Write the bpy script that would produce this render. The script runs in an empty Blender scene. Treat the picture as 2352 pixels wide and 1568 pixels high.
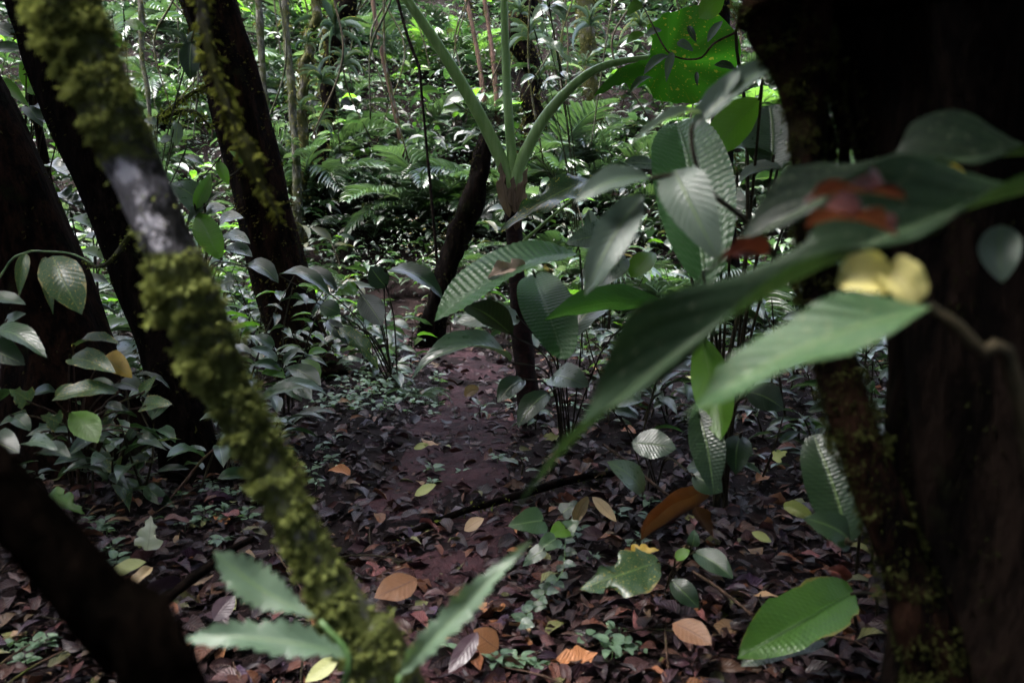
import bpy, math, random
import numpy as np
from mathutils import Vector, Matrix

R = math.radians
rng = np.random.default_rng(7)
random.seed(7)
sc = bpy.context.scene
col = sc.collection

# ------------------------------------------------------------------ camera
CAM_H, PITCH, LENS = 1.3, 8.0, 28.0
cam_d = bpy.data.cameras.new('camera')
cam = bpy.data.objects.new('camera', cam_d)
col.objects.link(cam)
cam.location = (0, 0, CAM_H)
cam.rotation_euler = (R(90 - PITCH), 0, 0)
cam_d.lens = LENS
cam_d.sensor_width = 36
cam_d.clip_start = 0.02
cam_d.clip_end = 400
cam_d.dof.use_dof = True
cam_d.dof.focus_distance = 5.0
cam_d.dof.aperture_fstop = 2.8
sc.camera = cam

# ------------------------------------------------------------------ sky, sun, exposure
SUN_EL, SUN_AZ = 68.0, -95.0          # degrees; azimuth from +Y towards +X
world = bpy.data.worlds.new('World')
sc.world = world
world.use_nodes = True
wn = world.node_tree.nodes
wl = world.node_tree.links
for n in list(wn):
    wn.remove(n)
sky = wn.new('ShaderNodeTexSky')
sky.sky_type = 'NISHITA'
sky.sun_disc = False
sky.sun_elevation = R(SUN_EL)
sky.sun_rotation = R(SUN_AZ)
sky.dust_density = 4.0
sky.air_density = 0.9
sky.ozone_density = 1.0
bg = wn.new('ShaderNodeBackground')
bg.inputs['Strength'].default_value = 0.15
wo = wn.new('ShaderNodeOutputWorld')
hs = wn.new('ShaderNodeHueSaturation')        # thin overcast: the sky loses most of its blue
hs.inputs['Saturation'].default_value = 0.72
wl.new(sky.outputs[0], hs.inputs['Color'])
wl.new(hs.outputs[0], bg.inputs[0])
wl.new(bg.outputs[0], wo.inputs[0])
sun_d = bpy.data.lights.new('sun', 'SUN')
sun_d.energy = 1.2
sun_d.angle = R(22)
sun_d.color = (1.0, 0.98, 0.96)
sun = bpy.data.objects.new('sun', sun_d)
col.objects.link(sun)
sv = Vector((math.sin(R(SUN_AZ)) * math.cos(R(SUN_EL)), math.cos(R(SUN_AZ)) * math.cos(R(SUN_EL)), math.sin(R(SUN_EL))))
sun.rotation_euler = sv.to_track_quat('Z', 'Y').to_euler()
sc.view_settings.view_transform = 'Standard'
sc.view_settings.look = 'None'
sc.view_settings.gamma = 1.0
sc.view_settings.use_curve_mapping = False
sc.view_settings.exposure = 3.7
sc.cycles.max_bounces = 5
sc.cycles.diffuse_bounces = 2
sc.cycles.glossy_bounces = 2
sc.cycles.transmission_bounces = 4
sc.cycles.use_denoising = True
sc.cycles.caustics_reflective = False
sc.cycles.caustics_refractive = False
sc.cycles.adaptive_threshold = 0.02

# ------------------------------------------------------------------ pixel to world
PW, PH = 2352.0, 1568.0
FX = LENS / 36.0 * PW
cp, sp_ = math.cos(R(PITCH)), math.sin(R(PITCH))
CAMV = np.array([0, 0, CAM_H])
V_R = np.array([1.0, 0, 0])
V_F = np.array([0, cp, -sp_])
V_U = np.array([0, sp_, cp])


def P(x, y, d):
    return CAMV + V_F * d + V_R * ((x - PW / 2) / FX * d) + V_U * (-(y - PH / 2) / FX * d)


def smooth(a, b, x):
    t = np.clip((np.asarray(x, float) - a) / (b - a), 0, 1)
    return t * t * (3 - 2 * t)


# smooth value noise for shapes
_perm = np.random.default_rng(3).random((64, 64))


def vnoise(x, y):
    x = np.asarray(x, float); y = np.asarray(y, float)
    xi = np.floor(x).astype(int); yi = np.floor(y).astype(int)
    fx = x - xi; fy = y - yi
    fx = fx * fx * (3 - 2 * fx); fy = fy * fy * (3 - 2 * fy)
    g = lambda a, b: _perm[a % 64, b % 64]
    return ((g(xi, yi) * (1 - fx) + g(xi + 1, yi) * fx) * (1 - fy) + (g(xi, yi + 1) * (1 - fx) + g(xi + 1, yi + 1) * fx) * fy) * 2 - 1


def ctr(y):            # centre line of the trail
    y = np.asarray(y, float)
    return np.interp(y, [0, 2.2, 3.0, 4.2, 5.6, 7.0, 8.6, 10.5, 14], [-0.35, -0.3, -0.28, -0.35, -0.35, -0.25, -0.75, -1.5, -2.6])


def ground_h(x, y):
    x = np.asarray(x, float); y = np.asarray(y, float)
    h = 0.10 * vnoise(x * 0.5 + 3, y * 0.5 + 9) + 0.04 * vnoise(x * 1.7, y * 1.7) + 0.015 * vnoise(x * 5.1 + 7, y * 5.1)
    dt = np.abs(x - ctr(y))
    h = h * smooth(0.1, 1.6, dt) + 0.012 * vnoise(x * 4, y * 4) + 0.016 * smooth(0.2, 0.9, dt) * 3
    h = h + 0.12 * smooth(1.5, 6, -x) * 1.0 + 0.10 * smooth(1.5, 5, x)
    t = np.maximum(y - 9.5, 0)
    h = h + 0.78 * (np.sqrt(t * t + 4) - 2) + 0.5 * vnoise(x * 0.22 + 5, y * 0.22) * smooth(10, 16, y)
    h = h + 0.25 * np.maximum(np.abs(x) - 9, 0)
    h = h + 0.25 * np.maximum(-y - 5, 0)
    return h


def G(px, py, dz=0.0):   # the ground point seen at a pixel
    d = V_F + V_R * ((px - PW / 2) / FX) + V_U * (-(py - PH / 2) / FX)
    ts = np.linspace(0.8, 45, 3000)
    pts = CAMV[None] + ts[:, None] * d[None]
    below = pts[:, 2] - ground_h(pts[:, 0], pts[:, 1]) < 0
    i = int(np.argmax(below)) if below.any() else len(ts) - 1
    p = pts[i].copy()
    p[2] = float(ground_h(p[0], p[1])) + dz
    return p


# ------------------------------------------------------------------ mesh helpers
def mesh_np(name, v, q, uv=None, tint=None, mat=None, smooth_on=True):
    v = np.asarray(v, np.float32); q = np.asarray(q, np.int32)
    me = bpy.data.meshes.new(name)
    me.vertices.add(len(v)); me.vertices.foreach_set('co', v.ravel())
    k = q.shape[1]
    me.loops.add(q.size); me.loops.foreach_set('vertex_index', q.ravel())
    me.polygons.add(len(q))
    me.polygons.foreach_set('loop_start', np.arange(0, q.size, k, dtype=np.int32))
    me.polygons.foreach_set('loop_total', np.full(len(q), k, np.int32))
    if smooth_on:
        me.polygons.foreach_set('use_smooth', np.ones(len(q), bool))
    me.update(calc_edges=True)
    if uv is not None:
        l = me.uv_layers.new(name='uv')
        l.data.foreach_set('uv', np.asarray(uv, np.float32)[q.ravel()].ravel())
    if tint is not None:
        a = me.attributes.new('tint', 'FLOAT_COLOR', 'POINT')
        t = np.ones((len(v), 4), np.float32); t[:, :3] = tint
        a.data.foreach_set('color', t.ravel())
    if mat is not None:
        me.materials.append(mat)
    return me


def link(name, me, parent=None, loc=None, mat4=None):
    o = bpy.data.objects.new(name, me)
    col.objects.link(o)
    if parent is not None:
        o.parent = parent
    if mat4 is not None:
        o.matrix_basis = mat4
    elif loc is not None:
        o.location = loc
    return o


def tag(o, label, cat, group=None, kind=None):
    if label: o['label'] = label
    if cat: o['category'] = cat
    if group: o['group'] = group
    if kind: o['kind'] = kind
    return o


def root(name, loc, label, cat, group=None):
    o = bpy.data.objects.new(name, None)
    o.empty_display_size = 0.1
    col.objects.link(o)
    o.location = Vector([float(a) for a in loc])
    return tag(o, label, cat, group)


def grid_quads(n, m, closed=False):
    # n rows of m verts
    i = np.arange(n - 1)[:, None]; mm = m if closed else m - 1
    j = np.arange(mm)[None]
    j2 = (j + 1) % m
    return np.stack([i * m + j, i * m + j2, (i + 1) * m + j2, (i + 1) * m + j], -1).reshape(-1, 4)


def spline(pts, n):
    pts = np.asarray(pts, float)
    if len(pts) == 2:
        t = np.linspace(0, 1, n)[:, None]
        return pts[0] * (1 - t) + pts[1] * t
    p = np.vstack([2 * pts[0] - pts[1], pts, 2 * pts[-1] - pts[-2]])
    k = len(pts) - 1
    u = np.linspace(0, k, n); i = np.minimum(u.astype(int), k - 1); f = (u - i)[:, None]
    a, b, c, d = p[i], p[i + 1], p[i + 2], p[i + 3]
    return 0.5 * (2 * b + (c - a) * f + (2 * a - 5 * b + 4 * c - d) * f ** 2 + (3 * b - a - 3 * c + d) * f ** 3)


def frames(path):
    t = np.gradient(path, axis=0)
    t /= np.linalg.norm(t, axis=1)[:, None] + 1e-9
    ref = np.array([0.0, 1.0, 0.0]) if abs(t[:, 1].mean()) < 0.8 else np.array([1.0, 0, 0])
    a = np.cross(t, ref); a /= np.linalg.norm(a, axis=1)[:, None] + 1e-9
    b = np.cross(t, a)
    return t, a, b


def tube(pts, radii, sides=8, n=None, rough=0.0, freq=3.0, seed=0.0, ridges=0):
    n = n or max(4, 4 * len(pts))
    pr = spline(np.column_stack([np.asarray(pts, float), np.asarray(radii, float)]), n)
    path, r = pr[:, :3], np.maximum(pr[:, 3], 1e-4)
    t, a, b = frames(path)
    ang = np.linspace(0, 2 * math.pi, sides, endpoint=False)
    s = np.concatenate([[0], np.cumsum(np.linalg.norm(np.diff(path, axis=0), axis=1))])
    rr = r[:, None] * np.ones((1, sides))
    if rough:
        rr = rr * (1 + rough * vnoise(s[:, None] * freq + seed * 7.3, np.sin(ang)[None] * 1.6 + np.cos(ang)[None] * 0.9 + seed)
                   + rough * 0.5 * vnoise(s[:, None] * freq * 3.1 + seed, np.sin(ang * 2 + 1)[None] * 2.0 + ang[None] * 0 + 11))
    if ridges:
        rr = rr * (1 + rough * 0.9 * np.sin(ang[None] * ridges + 1.2 * np.sin(s[:, None] * 2.1 + seed)))
    v = path[:, None] + rr[..., None] * (np.cos(ang)[None, :, None] * a[:, None] + np.sin(ang)[None, :, None] * b[:, None])
    q = grid_quads(n, sides, True)
    uv = np.stack(np.broadcast_arrays((ang / (2 * math.pi))[None], s[:, None]), -1)
    v = v.reshape(-1, 3); uv = uv.reshape(-1, 2)
    # close both ends with a ring of degenerate-free cap quads (fan to a small ring)
    m = sides
    for e, base in ((0, 0), (1, (n - 1) * m)):
        k0 = len(v)
        ring = path[-1 if e else 0][None] + (v[base:base + m] - path[-1 if e else 0][None]) * 0.02
        v = np.vstack([v, ring]); uv = np.vstack([uv, uv[base:base + m]])
        j = np.arange(m); j2 = (j + 1) % m
        qq = np.stack([base + j, k0 + j, k0 + j2, base + j2], -1) if e else np.stack([base + j2, k0 + j2, k0 + j, base + j], -1)
        if e: qq = qq[:, ::-1]
        q = np.vstack([q, qq])
    return v, q, uv, path, r, (t, a, b)


# ------------------------------------------------------------------ leaf shapes (unit leaf: base at 0, tip at +X, width along Y, top +Z)
def prof(kind, t):
    t = np.clip(t, 0, 1)
    if kind == 'ellip': w = np.sin(math.pi * t ** 0.92) ** 0.85
    elif kind == 'lance': w = np.sin(math.pi * t ** 0.72) ** 1.1
    elif kind == 'ovate': w = np.sin(math.pi * t ** 0.62) ** 0.75
    elif kind == 'obov': w = np.sin(math.pi * t ** 1.35) ** 0.9
    elif kind == 'drip': w = np.where(t < 0.8, np.sin(math.pi * np.minimum(t / 0.9, 1) ** 0.78) ** 0.8, 0)
    elif kind == 'oblong': w = np.clip(np.sin(math.pi * t), 0, 1) ** 0.45
    elif kind == 'heart': w = np.sin(math.pi * np.clip(t * 0.97 + 0.03, 0, 1) ** 0.5) ** 0.8
    elif kind == 'strap': w = np.clip(np.minimum(1, t * 6 + 0.4) * (1 - t ** 3), 0, 1)
    else: w = np.sin(math.pi * t)
    if kind == 'drip':
        a = np.sin(math.pi * (0.8 / 0.9) ** 0.78) ** 0.8
        w = np.where(t < 0.8, w, a * np.clip((1 - t) / 0.2, 0, 1) ** 1.6)
    return np.maximum(w, 0.0)


def leaf_arrays(kind='ellip', n=9, m=2, fold=0.25, bend=0.9, side=0.15, pleat=0, pamp=0.0, wav=0.0, wfreq=3.0, curl=0.0,
                serr=0, samp=0.0, ragged=0.0, twist=0.0, seed=0):
    r = np.random.default_rng(seed + 100)
    t = np.linspace(0, 1, n)
    u = np.linspace(-1, 1, 2 * m + 1)
    ang = bend * (0.5 - t) + side * 0.3 * np.sin(t * 6 + seed)
    ds = 1 / (n - 1)
    x = np.concatenate([[0], np.cumsum(np.cos((ang[1:] + ang[:-1]) / 2)) * ds])
    z = np.concatenate([[0], np.cumsum(np.sin((ang[1:] + ang[:-1]) / 2)) * ds])
    L = math.hypot(x[-1], z[-1]); c, s = x[-1] / L, z[-1] / L
    x, z = (x * c + z * s) / L, (-x * s + z * c) / L
    nx, nz = -np.sin(ang), np.cos(ang)
    nx, nz = nx * c + nz * s, -nx * s + nz * c
    w = prof(kind, t) * 0.5
    T, U = np.meshgrid(t, u, indexing='ij')
    Wd = np.repeat(w[:, None], len(u), 1).copy()
    if serr:
        saw = 1 + samp * (((T * serr) % 1.0) - 0.5) * 2 * (np.abs(U) ** 2)
        Wd = Wd * saw
    if ragged:
        for sgn in (-1, 1):
            nz_ = 1 - ragged * np.clip(vnoise(t * 7 + seed * 3 + sgn * 9, t * 0 + seed) * 1.6, 0, 1)
            msk = (U * sgn) > 0
            Wd = np.where(msk, Wd * (1 + (nz_[:, None] - 1) * np.abs(U) ** 2), Wd)
    tw = twist * T
    Yc = Wd * U
    h = fold * 0.4 * np.abs(Yc) - curl * Yc * Yc * 4 * np.maximum(Wd, 1e-3)
    if pleat:
        ph = (T * 1.0 - np.abs(U) * 0.22 * 1.0) * pleat
        h = h + pamp * np.sin(2 * math.pi * ph) * np.minimum(1, np.abs(U) * 5) * np.minimum(1, Wd * 10)
    if wav:
        h = h + wav * (np.abs(U) ** 1.5) * np.sin(T * wfreq * 2 * math.pi + U * 1.3 + seed) * np.minimum(1, Wd * 6)
    Y = Yc * np.cos(tw) - h * np.sin(tw); hh = Yc * np.sin(tw) + h * np.cos(tw)
    X = x[:, None] + nx[:, None] * hh; Z = z[:, None] + nz[:, None] * hh
    cs = side * 0.35 * np.sin(math.pi * t) * (1 if seed % 2 else -1)
    Y = Y + cs[:, None]
    v = np.stack([X, Y, Z], -1).reshape(-1, 3)
    uv = np.stack([U * 0.5 + 0.5, T], -1).reshape(-1, 2)
    q = grid_quads(n, 2 * m + 1)
    return v, q, uv


def scatter_arrays(unit, xf, off, tints=None):
    v, q, uv = unit
    N = len(off); k = len(v)
    V = np.einsum('nij,kj->nki', xf, v) + off[:, None]
    Q = (q[None] + (np.arange(N) * k)[:, None, None]).reshape(-1, q.shape[1])
    UV = np.tile(uv, (N, 1))
    T = None if tints is None else np.repeat(tints, k, 0)
    return V.reshape(-1, 3), Q, UV, T


def merge(parts):
    V, Q, U, T = [], [], [], []
    o = 0
    for p in parts:
        V.append(p[0]); Q.append(p[1] + o); U.append(p[2]); o += len(p[0])
        if len(p) > 3 and p[3] is not None: T.append(p[3])
    return np.vstack(V), np.vstack(Q), np.vstack(U), (np.vstack(T) if len(T) == len(parts) else None)


def basis(dirs, ups):
    x = dirs / (np.linalg.norm(dirs, axis=-1, keepdims=True) + 1e-9)
    y = np.cross(ups, x); y /= np.linalg.norm(y, axis=-1, keepdims=True) + 1e-9
    z = np.cross(x, y)
    return np.stack([x, y, z], -1)      # columns


def mat4(b3, loc, scale=(1, 1, 1)):
    m = Matrix.Identity(4)
    for i in range(3):
        for j in range(3):
            m[i][j] = float(b3[i][j] * scale[j])
        m[i][3] = float(loc[i])
    return m


# ------------------------------------------------------------------ materials
def nmat(name):
    m = bpy.data.materials.new(name); m.use_nodes = True
    nt = m.node_tree
    for n in list(nt.nodes): nt.nodes.remove(n)
    return m, nt


class NB:
    def __init__(s, nt): s.nt = nt
    def new(s, t, **kw):
        n = s.nt.nodes.new(t)
        for k, v in kw.items(): setattr(n, k, v)
        return n
    def set(s, sock, v):
        if hasattr(v, 'links') or isinstance(v, bpy.types.NodeSocket): s.nt.links.new(v, sock)
        else: sock.default_value = v
    def math(s, op, a, b=None, c=None, clamp=False):
        n = s.new('ShaderNodeMath', operation=op, use_clamp=clamp)
        for i, x in enumerate((a, b, c)):
            if x is not None: s.set(n.inputs[i], x)
        return n.outputs[0]
    def mix(s, f, a, b, mode='MIX'):
        n = s.new('ShaderNodeMix', data_type='RGBA', blend_type=mode)
        s.set(n.inputs[0], f); s.set(n.inputs[6], c4(a)); s.set(n.inputs[7], c4(b))
        return n.outputs[2]
    def ramp(s, f, lo, hi):
        n = s.new('ShaderNodeMapRange', interpolation_type='SMOOTHSTEP')
        s.set(n.inputs[0], f); n.inputs[1].default_value = lo; n.inputs[2].default_value = hi
        return n.outputs[0]
    def noise(s, vec, scale, detail=3, rough=0.55, out=0):
        n = s.new('ShaderNodeTexNoise'); n.inputs['Scale'].default_value = scale
        n.inputs['Detail'].default_value = detail; n.inputs['Roughness'].default_value = rough
        if vec is not None: s.set(n.inputs['Vector'], vec)
        return n.outputs[out]


def c4(c):
    if isinstance(c, (tuple, list)) and len(c) == 3: return (c[0], c[1], c[2], 1)
    return c


def leaf_mat(name, c1, c2, tr=None, rough=0.35, spec=0.5, fac=0.3, veins=14, vamp=0.25, spots=0.0, spot_c=(0.35, 0.28, 0.06),
             attr=False, edge=None, mid=(0.10, 0.16, 0.05), bump=0.25, nscale=6.0, coat=0.0):
    m, nt = nmat(name); b = NB(nt)
    uv = b.new('ShaderNodeUVMap').outputs[0]
    sep = b.new('ShaderNodeSeparateXYZ'); b.set(sep.inputs[0], uv)
    U = b.math('ABSOLUTE', b.math('MULTIPLY_ADD', sep.outputs[0], 2.0, -1.0)); V = sep.outputs[1]
    co = b.new('ShaderNodeTexCoord').outputs['Object']
    oi = b.new('ShaderNodeObjectInfo')
    rnd = oi.outputs['Random']
    vec = b.new('ShaderNodeVectorMath', operation='ADD')
    b.set(vec.inputs[0], co)
    cb = b.new('ShaderNodeCombineXYZ'); b.set(cb.inputs[0], b.math('MULTIPLY', rnd, 37.0)); b.set(cb.inputs[1], b.math('MULTIPLY', rnd, 91.0))
    b.set(vec.inputs[1], cb.outputs[0])
    co = vec.outputs[0]
    nz = b.noise(co, nscale, 3)
    if attr:
        at = b.new('ShaderNodeAttribute', attribute_name='tint').outputs[0]
        base = b.mix(b.math('MULTIPLY', nz, 0.5), at, b.mix(0.5, at, c2))
    else:
        f = b.math('MULTIPLY_ADD', b.math('SUBTRACT', nz, 0.5), 0.9, rnd, clamp=True)
        base = b.mix(f, c1, c2)
    sv_ = b.math('FRACT', b.math('MULTIPLY', b.math('SUBTRACT', V, b.math('MULTIPLY', U, 0.22)), float(veins)))
    tri = b.math('ABSOLUTE', b.math('MULTIPLY_ADD', sv_, 2.0, -1.0))
    vein = b.ramp(tri, 0.75, 1.0)
    midr = b.ramp(U, 0.07, 0.015)
    base = b.mix(b.math('MULTIPLY', vein, vamp), base, b.mix(0.5, base, mid))
    base = b.mix(b.math('MULTIPLY', midr, 0.7), base, mid)
    if spots > 0:
        sn = b.noise(co, nscale * 5, 2, 0.5)
        sn2 = b.noise(co, nscale * 14, 1, 0.5)
        th = 0.72 - 0.14 * spots
        sm = b.math('MAXIMUM', b.ramp(sn, th, th + 0.05), b.math('MULTIPLY', b.ramp(sn2, th + 0.02, th + 0.07), 0.8))
        base = b.mix(sm, base, spot_c)
    if edge is not None:
        en = b.math('ADD', U, b.math('MULTIPLY', b.math('SUBTRACT', nz, 0.5), 0.7))
        base = b.mix(b.ramp(en, 0.93, 1.05), base, edge)
    hgt = b.math('ADD', b.math('MULTIPLY', tri, -0.5), b.math('MULTIPLY', b.noise(co, nscale * 8, 2), 0.25))
    hgt = b.math('SUBTRACT', hgt, midr)
    bp = b.new('ShaderNodeBump'); bp.inputs['Strength'].default_value = bump; bp.inputs['Distance'].default_value = 0.004
    b.set(bp.inputs['Height'], hgt)
    p = b.new('ShaderNodeBsdfPrincipled')
    b.set(p.inputs['Base Color'], base)
    b.set(p.inputs['Roughness'], b.math('MULTIPLY_ADD', nz, 0.2, rough - 0.1))
    p.inputs['Specular IOR Level'].default_value = spec
    if coat: p.inputs['Coat Weight'].default_value = coat; p.inputs['Coat Roughness'].default_value = 0.25
    b.set(p.inputs['Normal'], bp.outputs[0])
    out = b.new('ShaderNodeOutputMaterial')
    if fac > 0:
        tl = b.new('ShaderNodeBsdfTranslucent')
        if tr is None: trc = b.mix(1.0, base, (3.2, 3.4, 1.6, 1), 'MULTIPLY')
        else: trc = b.mix(0.25, tr, base)
        if tr is not None and spots > 0: trc = b.mix(sm, trc, spot_c)
        b.set(tl.inputs[0], trc)
        mx = b.new('ShaderNodeMixShader'); mx.inputs[0].default_value = fac
        nt.links.new(p.outputs[0], mx.inputs[1]); nt.links.new(tl.outputs[0], mx.inputs[2])
        nt.links.new(mx.outputs[0], out.inputs[0])
    else:
        nt.links.new(p.outputs[0], out.inputs[0])
    return m


def bark_mat(name, dark, light, moss=None, moss_amt=0.0, scale=14.0, rough=0.75, bump=0.8, streak=4.0, spec=0.05, lichen=None):
    m, nt = nmat(name); b = NB(nt)
    co = b.new('ShaderNodeTexCoord').outputs['Object']
    mp = b.new('ShaderNodeMapping'); mp.inputs['Scale'].default_value = (1, 1, 1 / streak)
    b.set(mp.inputs[0], co)
    n1 = b.noise(mp.outputs[0], scale, 6, 0.65)
    n2 = b.noise(mp.outputs[0], scale * 4.3, 4, 0.6)
    base = b.mix(b.ramp(b.math('ADD', n1, b.math('MULTIPLY', b.math('SUBTRACT', n2, 0.5), 0.5)), 0.38, 0.68), dark, light)
    if moss:
        n3 = b.noise(co, scale * 0.35, 5, 0.6)
        base = b.mix(b.ramp(n3, 0.62 - 0.35 * moss_amt, 0.78 - 0.35 * moss_amt), base, b.mix(n2, moss, tuple(a * 0.35 for a in moss)))
    if lichen:
        at = b.new('ShaderNodeAttribute', attribute_name='tint')
        s2 = b.new('ShaderNodeSeparateColor'); b.set(s2.inputs[0], at.outputs[0])
        lm = b.ramp(b.math('ADD', s2.outputs[0], b.math('MULTIPLY', b.math('SUBTRACT', b.noise(co, 75, 8, 0.8), 0.5), 3.4)), 0.5, 0.8)
        base = b.mix(lm, base, lichen)
        mm_ = b.math('MULTIPLY', b.ramp(s2.outputs[1], 0.1, 0.6), b.ramp(b.noise(co, 30, 5, 0.7), 0.36, 0.5))
        base = b.mix(mm_, base, b.mix(n2, (0.075, 0.088, 0.026), (0.018, 0.022, 0.008)))
    bp = b.new('ShaderNodeBump'); bp.inputs['Strength'].default_value = bump; bp.inputs['Distance'].default_value = 0.02
    b.set(bp.inputs['Height'], b.math('ADD', n1, b.math('MULTIPLY', n2, 0.6)))
    p = b.new('ShaderNodeBsdfPrincipled')
    b.set(p.inputs['Base Color'], base); p.inputs['Roughness'].default_value = rough
    p.inputs['Specular IOR Level'].default_value = spec
    b.set(p.inputs['Normal'], bp.outputs[0])
    out = b.new('ShaderNodeOutputMaterial'); nt.links.new(p.outputs[0], out.inputs[0])
    return m


def soil_mat(name, c1, c2, rough, wet):
    m, nt = nmat(name); b = NB(nt)
    co = b.new('ShaderNodeTexCoord').outputs['Object']
    n1 = b.noise(co, 2.3, 5); n2 = b.noise(co, 21, 5, 0.65); n3 = b.noise(co, 90, 3)
    f = b.ramp(b.math('ADD', b.math('MULTIPLY', n1, 0.5), b.math('MULTIPLY', n2, 0.5)), 0.35, 0.68)
    base = b.mix(f, c1, c2)
    bp = b.new('ShaderNodeBump'); bp.inputs['Strength'].default_value = 0.9; bp.inputs['Distance'].default_value = 0.02
    b.set(bp.inputs['Height'], b.math('ADD', n2, b.math('MULTIPLY', n3, 0.4)))
    p = b.new('ShaderNodeBsdfPrincipled'); b.set(p.inputs['Base Color'], base)
    b.set(p.inputs['Roughness'], b.math('MULTIPLY_ADD', n2, 0.45, rough - 0.22)); p.inputs['Specular IOR Level'].default_value = wet
    b.set(p.inputs['Normal'], bp.outputs[0])
    out = b.new('ShaderNodeOutputMaterial'); nt.links.new(p.outputs[0], out.inputs[0])
    return m


M = {}
M['soil'] = soil_mat('forest_soil', (0.005, 0.003, 0.003), (0.016, 0.009, 0.009), 0.85, 0.08)
M['mud'] = soil_mat('trail_mud', (0.014, 0.0055, 0.007), (0.058, 0.025, 0.029), 0.75, 0.12)
M['leaf'] = leaf_mat('broad_leaf', (0.012, 0.032, 0.013), (0.028, 0.064, 0.024), rough=0.32, spec=0.7, fac=0.18, bump=0.3)
M['leaf_pale'] = leaf_mat('pale_leaf', (0.036, 0.066, 0.042), (0.070, 0.110, 0.070), rough=0.30, spec=0.9, fac=0.16, bump=0.3)
M['leaf_bright'] = leaf_mat('bright_leaf', (0.05, 0.13, 0.012), (0.085, 0.19, 0.02), tr=(0.20, 0.50, 0.03), rough=0.4, fac=0.42, bump=0.3)
M['leaf_dark'] = leaf_mat('dark_leaf', (0.006, 0.017, 0.007), (0.012, 0.030, 0.011), rough=0.34, spec=0.6, fac=0.15, bump=0.3)
M['leaf_grey'] = leaf_mat('grey_leaf', (0.050, 0.075, 0.062), (0.070, 0.100, 0.075), rough=0.45, fac=0.22, bump=0.35)
M['leaf_spot'] = leaf_mat('spotted_leaf', (0.024, 0.055, 0.024), (0.040, 0.080, 0.032), rough=0.35, fac=0.25, spots=0.55, edge=(0.25, 0.20, 0.07))
M['leaf_yellow'] = leaf_mat('yellow_leaf', (0.32, 0.20, 0.02), (0.42, 0.30, 0.05), rough=0.5, fac=0.3, spots=0.4, spot_c=(0.16, 0.07, 0.015), mid=(0.3, 0.25, 0.08))
M['leaf_pleat'] = leaf_mat('pleated_leaf', (0.030, 0.085, 0.030), (0.045, 0.115, 0.038), tr=(0.10, 0.32, 0.03), rough=0.36, fac=0.3, veins=26, vamp=0.5, bump=0.5, mid=(0.10, 0.17, 0.07))
M['leaf_lime'] = leaf_mat('lime_pleated_leaf', (0.030, 0.088, 0.014), (0.052, 0.125, 0.020), rough=0.4, spec=0.4, fac=0.3, veins=26, vamp=0.5, bump=0.5, mid=(0.02, 0.06, 0.012), edge=(0.14, 0.13, 0.03))
M['leaf_seedling'] = leaf_mat('seedling_leaf', (0.070, 0.125, 0.075), (0.11, 0.18, 0.105), rough=0.38, spec=0.6, fac=0.2, bump=0.3, mid=(0.13, 0.19, 0.11))
M['leaf_aroid'] = leaf_mat('elephant_ear_leaf', (0.030, 0.11, 0.010), (0.045, 0.15, 0.014), tr=(0.10, 0.44, 0.018), rough=0.6, spec=0.10, fac=0.8, spots=0.45, spot_c=(0.5, 0.5, 0.05), veins=7, vamp=0.25, nscale=4.0, edge=(0.30, 0.22, 0.02))
M['serrated'] = leaf_mat('serrated_leaf', (0.060, 0.105, 0.070), (0.080, 0.125, 0.080), rough=0.45, fac=0.25, veins=12, spots=0.2, spot_c=(0.12, 0.12, 0.05))
def veg_mat():
    m, nt = nmat('undergrowth_leaf'); b = NB(nt)
    at = b.new('ShaderNodeAttribute', attribute_name='tint').outputs[0]
    p = b.new('ShaderNodeBsdfPrincipled'); b.set(p.inputs['Base Color'], b.mix(1.0, at, (0.62, 0.62, 0.66, 1), 'MULTIPLY')); p.inputs['Roughness'].default_value = 0.5; p.inputs['Specular IOR Level'].default_value = 0.6
    tl = b.new('ShaderNodeBsdfTranslucent'); b.set(tl.inputs[0], b.mix(1.0, at, (2.2, 2.6, 1.4, 1), 'MULTIPLY'))
    mx = b.new('ShaderNodeMixShader'); mx.inputs[0].default_value = 0.14
    out = b.new('ShaderNodeOutputMaterial')
    nt.links.new(p.outputs[0], mx.inputs[1]); nt.links.new(tl.outputs[0], mx.inputs[2]); nt.links.new(mx.outputs[0], out.inputs[0])
    return m


M['veg'] = veg_mat()
M['dead_leaf_tan'] = leaf_mat('crumpled_tan_leaf', (0.14, 0.095, 0.07), (0.30, 0.23, 0.18), rough=0.6, spec=0.2, fac=0.05, spots=0.4, spot_c=(0.02, 0.012, 0.01), veins=6, mid=(0.06, 0.04, 0.03), nscale=9)
M['litter'] = leaf_mat('dead_leaf', (0.07, 0.035, 0.03), (0.05, 0.028, 0.03), rough=0.42, spec=0.32, fac=0.0, attr=True, mid=(0.09, 0.05, 0.035), bump=0.7, veins=10, vamp=0.35, nscale=14)
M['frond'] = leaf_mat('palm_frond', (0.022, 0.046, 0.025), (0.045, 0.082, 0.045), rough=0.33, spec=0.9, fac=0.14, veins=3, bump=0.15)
M['frond_lit'] = leaf_mat('lit_palm_frond', (0.04, 0.090, 0.025), (0.060, 0.125, 0.034), rough=0.36, fac=0.25, veins=3, bump=0.15)  # lit copy of the frond, light put into a brighter green
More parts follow.
